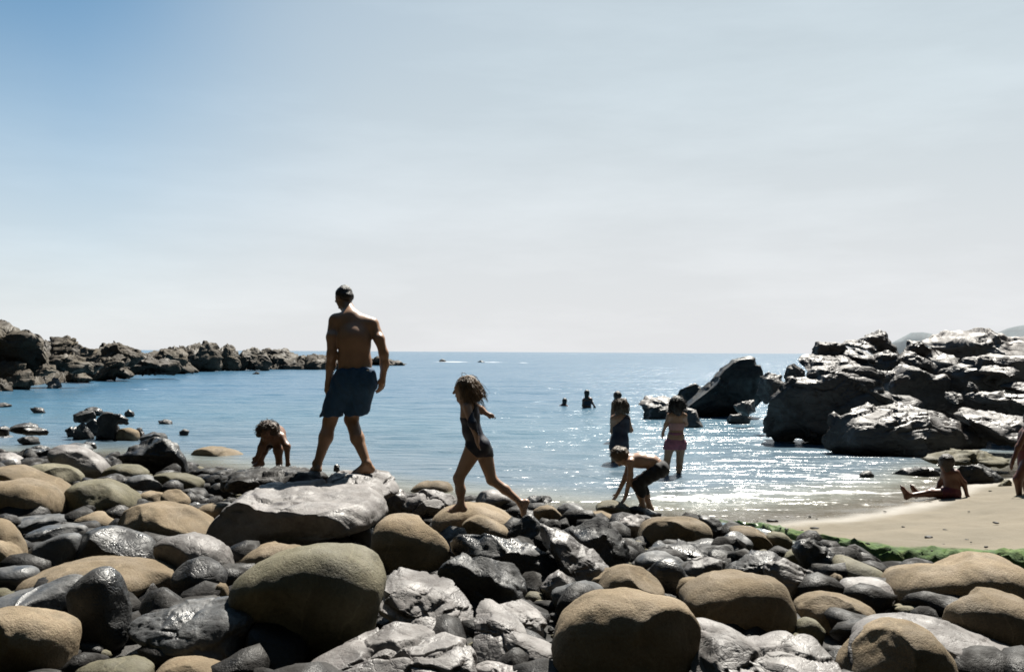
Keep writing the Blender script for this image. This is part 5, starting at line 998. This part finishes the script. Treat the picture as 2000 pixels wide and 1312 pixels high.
# ---------------- woman in navy swimsuit in the water
q = crop_at(1060, 740, 8.2, 17.0)
F_ = Field(.011, .035)
hc = q(1275, 400, 0); hf = unit((.35, .9, -.15)); L_ = head(F_, hc, hf, up, 1.0)
F_.cone(q(1275, 460), q(1265, 570), .045, .055, k=.03)
F_.cone(q(1265, 580), q(1150, 610), .05, .05, k=.05); F_.cone(q(1265, 580), q(1360, 610), .05, .05, k=.05)
F_.cone(q(1250, 640), q(1258, 780), .125, .115, k=.05, ky=.75); F_.cone(q(1258, 780), q(1240, 960), .112, .140, k=.05, ky=.8); F_.cone(q(1240, 960), q(1235, 1060), .150, .15, k=.05, ky=.85)
F_.cone(q(1135, 620), q(1130, 820, .04), .046, .038); F_.cone(q(1130, 820, .04), q(1200, 760, .20), .038, .028); hand(F_, q(1205, 755, .2), (.8, .5, .5), (0, 1, 0), .8, .5, 1)
F_.cone(q(1370, 620), q(1425, 800, .03), .045, .038); F_.cone(q(1425, 800, .03), q(1330, 700, .18), .037, .028); hand(F_, q(1325, 695, .18), (-.7, .4, .7), (0, 1, 0), .8, .5, -1)
F_.cone(q(1175, 1070), q(1180, 1330, .02), .092, .065); F_.cone(q(1180, 1330, .02), q(1185, 1560), .06, .04); foot(F_, q(1185, 1570), (0, 1, 0), .95)
F_.cone(q(1305, 1070), q(1290, 1330, .02), .092, .065); F_.cone(q(1290, 1330, .02), q(1290, 1560), .06, .04); foot(F_, q(1290, 1570), (0, 1, 0), .95)
org = q(1240, 1620)
WOM, fb = person('woman in dark navy swimsuit standing in the water with arms folded', F_, 'tan', org)
X_, Y_, Z_ = F_.pts(); z = lambda y: q(0, y)[2]
core = np.maximum(np.abs(X_ - q(1262, 0)[0]) - .145 - np.clip((z(860) - Z_) * .35, 0, .1), 0)
suit = np.maximum.reduce([fb - .008, Z_ - z(610) - .9 * (X_ - q(1290, 0)[0]), z(1085) - Z_ - .5 * np.abs(X_ - q(1240, 0)[0]) + .03, np.where(core > 0, .02, -.02)])
part('swimsuit', F_, suit, CL['navy'], WOM, np.array(org, float))
Hh = Field(.011, .03); Hh.ell(q(1278, 385, -.01), (.100, .105, .108), k=.03); Hh.cone(q(1340, 430), q(1370, 520), .045, .025, k=.03); Hh.cone(q(1250, 430, -.05), q(1215, 520, -.05), .06, .04, k=.03); Hh.cone(q(1290, 430, -.05), q(1300, 520, -.05), .06, .04, k=.03)
hair(Hh, None, org, WOM, 'blond', jit=.010, js=20)
strands('loose_hair', 'blond', WOM, org, q(1278, 390, -.01), (.104, .108, .112), 160, .16, (0, -.1, -1), .1, 6, rad=.004, face=hf)
# person just behind her
q = crop_at(1060, 740, 8.2, 21.0)
F_ = Field(.012, .035); hc = q(1206, 255); L_ = head(F_, hc, (0, 1, 0), up, 1.0)
F_.cone(q(1203, 290), q(1200, 350), .05, .055); F_.cone(q(1200, 355), q(1160, 380), .05, .05, k=.05); F_.cone(q(1200, 355), q(1245, 380), .05, .05, k=.05)
F_.cone(q(1202, 400), q(1202, 560), .12, .12, k=.05, ky=.75); F_.cone(q(1202, 560), q(1202, 680), .13, .13, k=.05, ky=.8)
for e in (-1, 1):
    F_.cone(q(1202 + e * 50, 385), q(1202 + e * 66, 490), .043, .036); F_.cone(q(1202 + e * 66, 490), q(1202 + e * 62, 580, .06), .036, .026); hand(F_, q(1202 + e * 62, 585, .06), (0, .1, -1), (-e, 0, 0), .9, .3, e)
    F_.cone(q(1202 + e * 30, 690), q(1202 + e * 32, 860), .085, .06); F_.cone(q(1202 + e * 32, 860), q(1202 + e * 32, 1000), .055, .04); foot(F_, q(1202 + e * 32, 1005), (0, 1, 0))
org = q(1202, 1040); MB_, fb = person('dark-haired bather half hidden behind the woman in navy', F_, 'brown', org)
Hh = Field(.012, .02); Hh.ell(q(1206, 243, -.02), (.088, .10, .092), k=.02); Hh.ell(q(1206, 270, -.06), (.07, .05, .06), k=.02); hair(Hh, None, org, MB_, 'black', jit=.004)
C_ = Field(.012, .03); C_.cone(q(1202, 620), q(1202, 700), .145, .15, ky=.85); part('swim_trunks', C_, C_.grid(), CL['navy'], MB_, np.array(org, float))

# ---------------- girl in pink shorts
q = crop_at(1160, 740, 4.859, 15.4)
F_ = Field(.010, .03)
hc = q(792, 218); hf = unit((.1, 1, -.2)); L_ = head(F_, hc, hf, up, .95)
F_.cone(q(795, 260), q(796, 310), .042, .048, k=.02)
F_.cone(q(796, 315), q(728, 328), .042, .042, k=.04); F_.cone(q(796, 315), q(862, 328), .042, .042, k=.04)
F_.cone(q(792, 350), q(792, 430), .110, .100, k=.05, ky=.75); F_.cone(q(792, 430), q(785, 540), .098, .118, k=.05, ky=.78); F_.cone(q(785, 540), q(780, 590), .122, .12, k=.05, ky=.85)
F_.cone(q(720, 335), q(690, 420, .02), .036, .030); F_.cone(q(690, 420, .02), q(668, 480, .06), .030, .021); hand(F_, q(667, 482, .06), (-.25, .2, -1), (.9, .3, 0), .75, .3, -1)
F_.cone(q(868, 335), q(880, 410, .08), .036, .030); F_.cone(q(880, 410, .08), q(850, 400, .22), .030, .021); hand(F_, q(848, 398, .22), (-.5, .8, .3), (0, .3, -1), .75, .4, 1)
F_.cone(q(730, 610), q(705, 760), .080, .05); F_.cone(q(705, 760), q(700, 830, -.02), .05, .048); F_.cone(q(700, 830, -.02), q(700, 915), .046, .03); foot(F_, q(700, 920), (-.3, .9, 0), .8)
F_.cone(q(835, 610), q(825, 760), .080, .05); F_.cone(q(825, 760), q(822, 830, -.02), .05, .048); F_.cone(q(822, 830, -.02), q(812, 915), .046, .03); foot(F_, q(812, 920), (.2, .9, 0), .8)
org = q(770, 950); PG, fb = person('girl in striped top and pink shorts wading with her back turned', F_, 'tan', org)
X_, Y_, Z_ = F_.pts(); z = lambda y: q(0, y)[2]; x = lambda a: q(a, 0)[0]
side = np.abs(X_ - x(792)) - .128
part('bikini_top', F_, np.maximum.reduce([fb - .007, Z_ - z(400), z(472) - Z_, side]), CL['top'], PG, np.array(org, float))
C_ = Field(.010, .03); C_.cone(q(785, 505), q(782, 590), .120, .132, ky=.85); C_.cone(q(735, 600), q(722, 650), .098, .092, k=.02); C_.cone(q(832, 600), q(830, 650), .098, .092, k=.02)
f = C_.grid(); X2, Y2, Z2 = C_.pts(); part('shorts', C_, np.maximum.reduce([f, Z2 - z(492), z(655) - Z2]), CL['pink'], PG, np.array(org, float))
Hh = Field(.010, .03); Hh.ell(q(795, 200, -.01), (.104, .105, .098), k=.03); Hh.cone(q(790, 220, -.03), q(800, 285, -.05), .098, .080, k=.03); Hh.cone(q(740, 240), q(730, 290, -.03), .04, .03, k=.03); Hh.cone(q(845, 240), q(848, 285, -.03), .03, .02, k=.03)
hair(Hh, None, org, PG, 'black', jit=.010, js=20)

strands('loose_hair', 'black', PG, org, q(795, 205, -.01), (.107, .108, .102), 160, .18, (0, -.15, -1), .1, 8, rad=.0035, face=hf)
# ---------------- two bathers farther out
q = crop_at(1060, 740, 8.2, 34.6)
F_ = Field(.016, .04); hc = q(358, 348); head(F_, hc, (-.5, .8, 0), up, 1.02)
F_.cone(q(355, 385), q(345, 430), .055, .06); F_.cone(q(345, 432), q(285, 440), .065, .06, k=.06); F_.cone(q(345, 432), q(400, 445), .065, .06, k=.06); F_.cone(q(345, 450), q(345, 640), .14, .13, k=.05, ky=.75)
for e in (-1, 1): F_.cone(q(343 + e * 60, 442), q(343 + e * 90, 520, .1), .05, .04); F_.cone(q(343 + e * 90, 520, .1), q(343 + e * 70, 560, .3), .04, .03); F_.cone(q(343 + e * 28, 650), q(343 + e * 30, 900, .1), .085, .045)
org = q(345, 900); SW, fb = person('swimmer up to the neck in the water, only the head showing', F_, 'dark', org)
Hh = Field(.016, .02); Hh.ell(q(360, 335, -.02), (.088, .10, .092), k=.02); Hh.ell(q(362, 365, -.05), (.07, .06, .07), k=.02); hair(Hh, None, org, SW, 'black', jit=.004)
q = crop_at(1060, 740, 8.2, 33.6)
F_ = Field(.016, .04); hc = q(714, 212); head(F_, hc, (.2, .9, 0), up, 1.0)
F_.cone(q(716, 250), q(718, 300), .055, .065); F_.cone(q(718, 305), q(670, 325), .06, .055, k=.05); F_.cone(q(718, 305), q(775, 310), .06, .055, k=.05); F_.cone(q(718, 340), q(718, 440), .13, .13, k=.05, ky=.75); F_.cone(q(718, 440), q(718, 560), .14, .14, k=.05, ky=.8)
F_.cone(q(665, 330), q(658, 410), .05, .042); F_.cone(q(658, 410), q(680, 460, .1), .042, .03); F_.cone(q(780, 312), q(795, 360), .048, .04); F_.cone(q(795, 360), q(828, 405, .0), .038, .028); hand(F_, q(830, 408), (.5, 0, -1), (0, 1, 0), .9, .3, 1)
for e in (-1, 1): F_.cone(q(718 + e * 30, 560), q(718 + e * 34, 800), .085, .045)
org = q(718, 800); S2, fb = person('long-haired bather standing waist-deep, second from the left', F_, 'dark', org)
Hh = Field(.016, .03); Hh.ell(q(714, 200, -.02), (.09, .10, .092), k=.02); Hh.cone(q(712, 215, -.04), q(712, 290, -.06), .085, .07, k=.03); hair(Hh, None, org, S2, 'black', jit=.006, js=16)
C_ = Field(.016, .03); C_.cone(q(720, 360), q(718, 500), .138, .145, ky=.78); f = C_.grid(); X2, Y2, Z2 = C_.pts(); part('swimsuit', C_, np.maximum(f, np.abs(X2 - q(718, 0)[0]) - .14), CL['navy'], S2, np.array(org, float))

# ---------------- child sitting on the sand, person at the right edge
q = crop_at(1720, 760, 5.468, 12.6)
F_ = Field(.009, .03); hc = q(712, 735); hf = unit((-.6, .7, -.2)); head(F_, hc, hf, up, .95)
F_.cone(q(720, 775), q(745, 830), .042, .05); F_.cone(q(745, 835), q(700, 850, .05), .045, .042, k=.04); F_.cone(q(745, 835), q(815, 840, -.05), .045, .042, k=.04)
F_.cone(q(755, 870), q(775, 980), .088, .085, k=.05); F_.cone(q(775, 980), q(790, 1055), .088, .098, k=.05)
F_.cone(q(825, 845, -.06), q(905, 950, -.06), .036, .031); F_.cone(q(905, 950, -.06), q(940, 1080, -.06), .031, .022); hand(F_, q(942, 1082, -.06), (.4, -.2, -.5), (0, 0, -1), .7, .2, 1)
F_.cone(q(695, 855, .06), q(650, 950, .10), .036, .03); F_.cone(q(650, 950, .10), q(610, 1050, .06), .03, .022); hand(F_, q(606, 1052, .06), (-1, 0, -.3), (0, 0, -1), .7, .2, -1)
F_.cone(q(780, 1060, -.03), q(540, 1060, -.06), .070, .048); F_.cone(q(540, 1060, -.06), q(330, 1088, -.06), .046, .028); foot(F_, q(318, 1085, -.06), (-.3, .2, 1), .75, down=(-1, 0, 0))
F_.cone(q(770, 1060, .08), q(560, 1045, .14), .070, .048); F_.cone(q(560, 1045, .14), q(430, 1075, .16), .046, .028); foot(F_, q(420, 1070, .16), (-.3, .2, 1), .75, down=(-1, 0, 0))
org = q(760, 1135); SIT, fb = person('deeply tanned child sitting on the sand with legs stretched to the water', F_, 'dark', org)
C_ = Field(.009, .03); C_.cone(q(778, 1000), q(785, 1060), .097, .106); C_.cone(q(770, 1060, -.03), q(690, 1062, -.04), .085, .075); C_.cone(q(765, 1060, .08), q(690, 1055, .1), .085, .075); part('swim_trunks', C_, C_.grid(), CL['maroon'], SIT, np.array(org, float))
Hh = Field(.009, .02); Hh.ell(q(715, 715, -.01), (.095, .10, .095), k=.02); Hh.cone(q(725, 740, -.02), q(735, 800, -.03), .075, .05, k=.03); hair(Hh, None, org, SIT, 'black', jit=.007)
q = crop_at(1720, 760, 5.468, 12.3)
F_ = Field(.009, .03); hc = q(1610, 270); hf = unit((-.8, -.2, -.4)); head(F_, hc, hf, up, .95)
F_.cone(q(1600, 320), q(1580, 390), .045, .05); F_.cone(q(1580, 395, -.08), q(1580, 395, .10), .05, .05, k=.05)
F_.cone(q(1575, 440), q(1570, 600), .105, .10, k=.05); F_.cone(q(1570, 600), q(1590, 720), .10, .115, k=.05)
F_.cone(q(1560, 410, -.11), q(1480, 560, -.12), .040, .034); F_.cone(q(1480, 560, -.12), q(1430, 690, -.14), .033, .024); hand(F_, q(1428, 694, -.14), (-.3, 0, -1), (.8, .2, 0), .75, .3, 1)
F_.cone(q(1575, 410, .12), q(1600, 580, .14), .040, .034); F_.cone(q(1600, 580, .14), q(1570, 690, .10), .033, .024); hand(F_, q(1568, 694, .1), (-.3, 0, -1), (.8, .2, 0), .75, .3, 1)
F_.cone(q(1580, 740, -.06), q(1480, 900, -.06), .080, .055); F_.cone(q(1480, 900, -.06), q(1500, 1100, -.06), .05, .03); foot(F_, q(1500, 1110, -.06), (-1, 0, 0), .8)
F_.cone(q(1600, 740, .08), q(1560, 910, .08), .080, .055); F_.cone(q(1560, 910, .08), q(1590, 1110, .08), .05, .03); foot(F_, q(1590, 1120, .08), (-1, 0, 0), .8)
org = q(1560, 1160); EDG, fb = person('dark tanned bather in maroon cut off by the right frame edge', F_, 'dark', org)
C_ = Field(.009, .03); C_.cone(q(1575, 470), q(1570, 610), .110, .106); C_.cone(q(1570, 610), q(1588, 730), .106, .122); part('swimsuit', C_, C_.grid(), CL['maroon'], EDG, np.array(org, float))
Hh = Field(.009, .02); Hh.ell(q(1622, 250, 0), (.098, .098, .095), k=.02); Hh.cone(q(1640, 280), q(1650, 370), .07, .045, k=.03); hair(Hh, None, org, EDG, 'black', jit=.007)
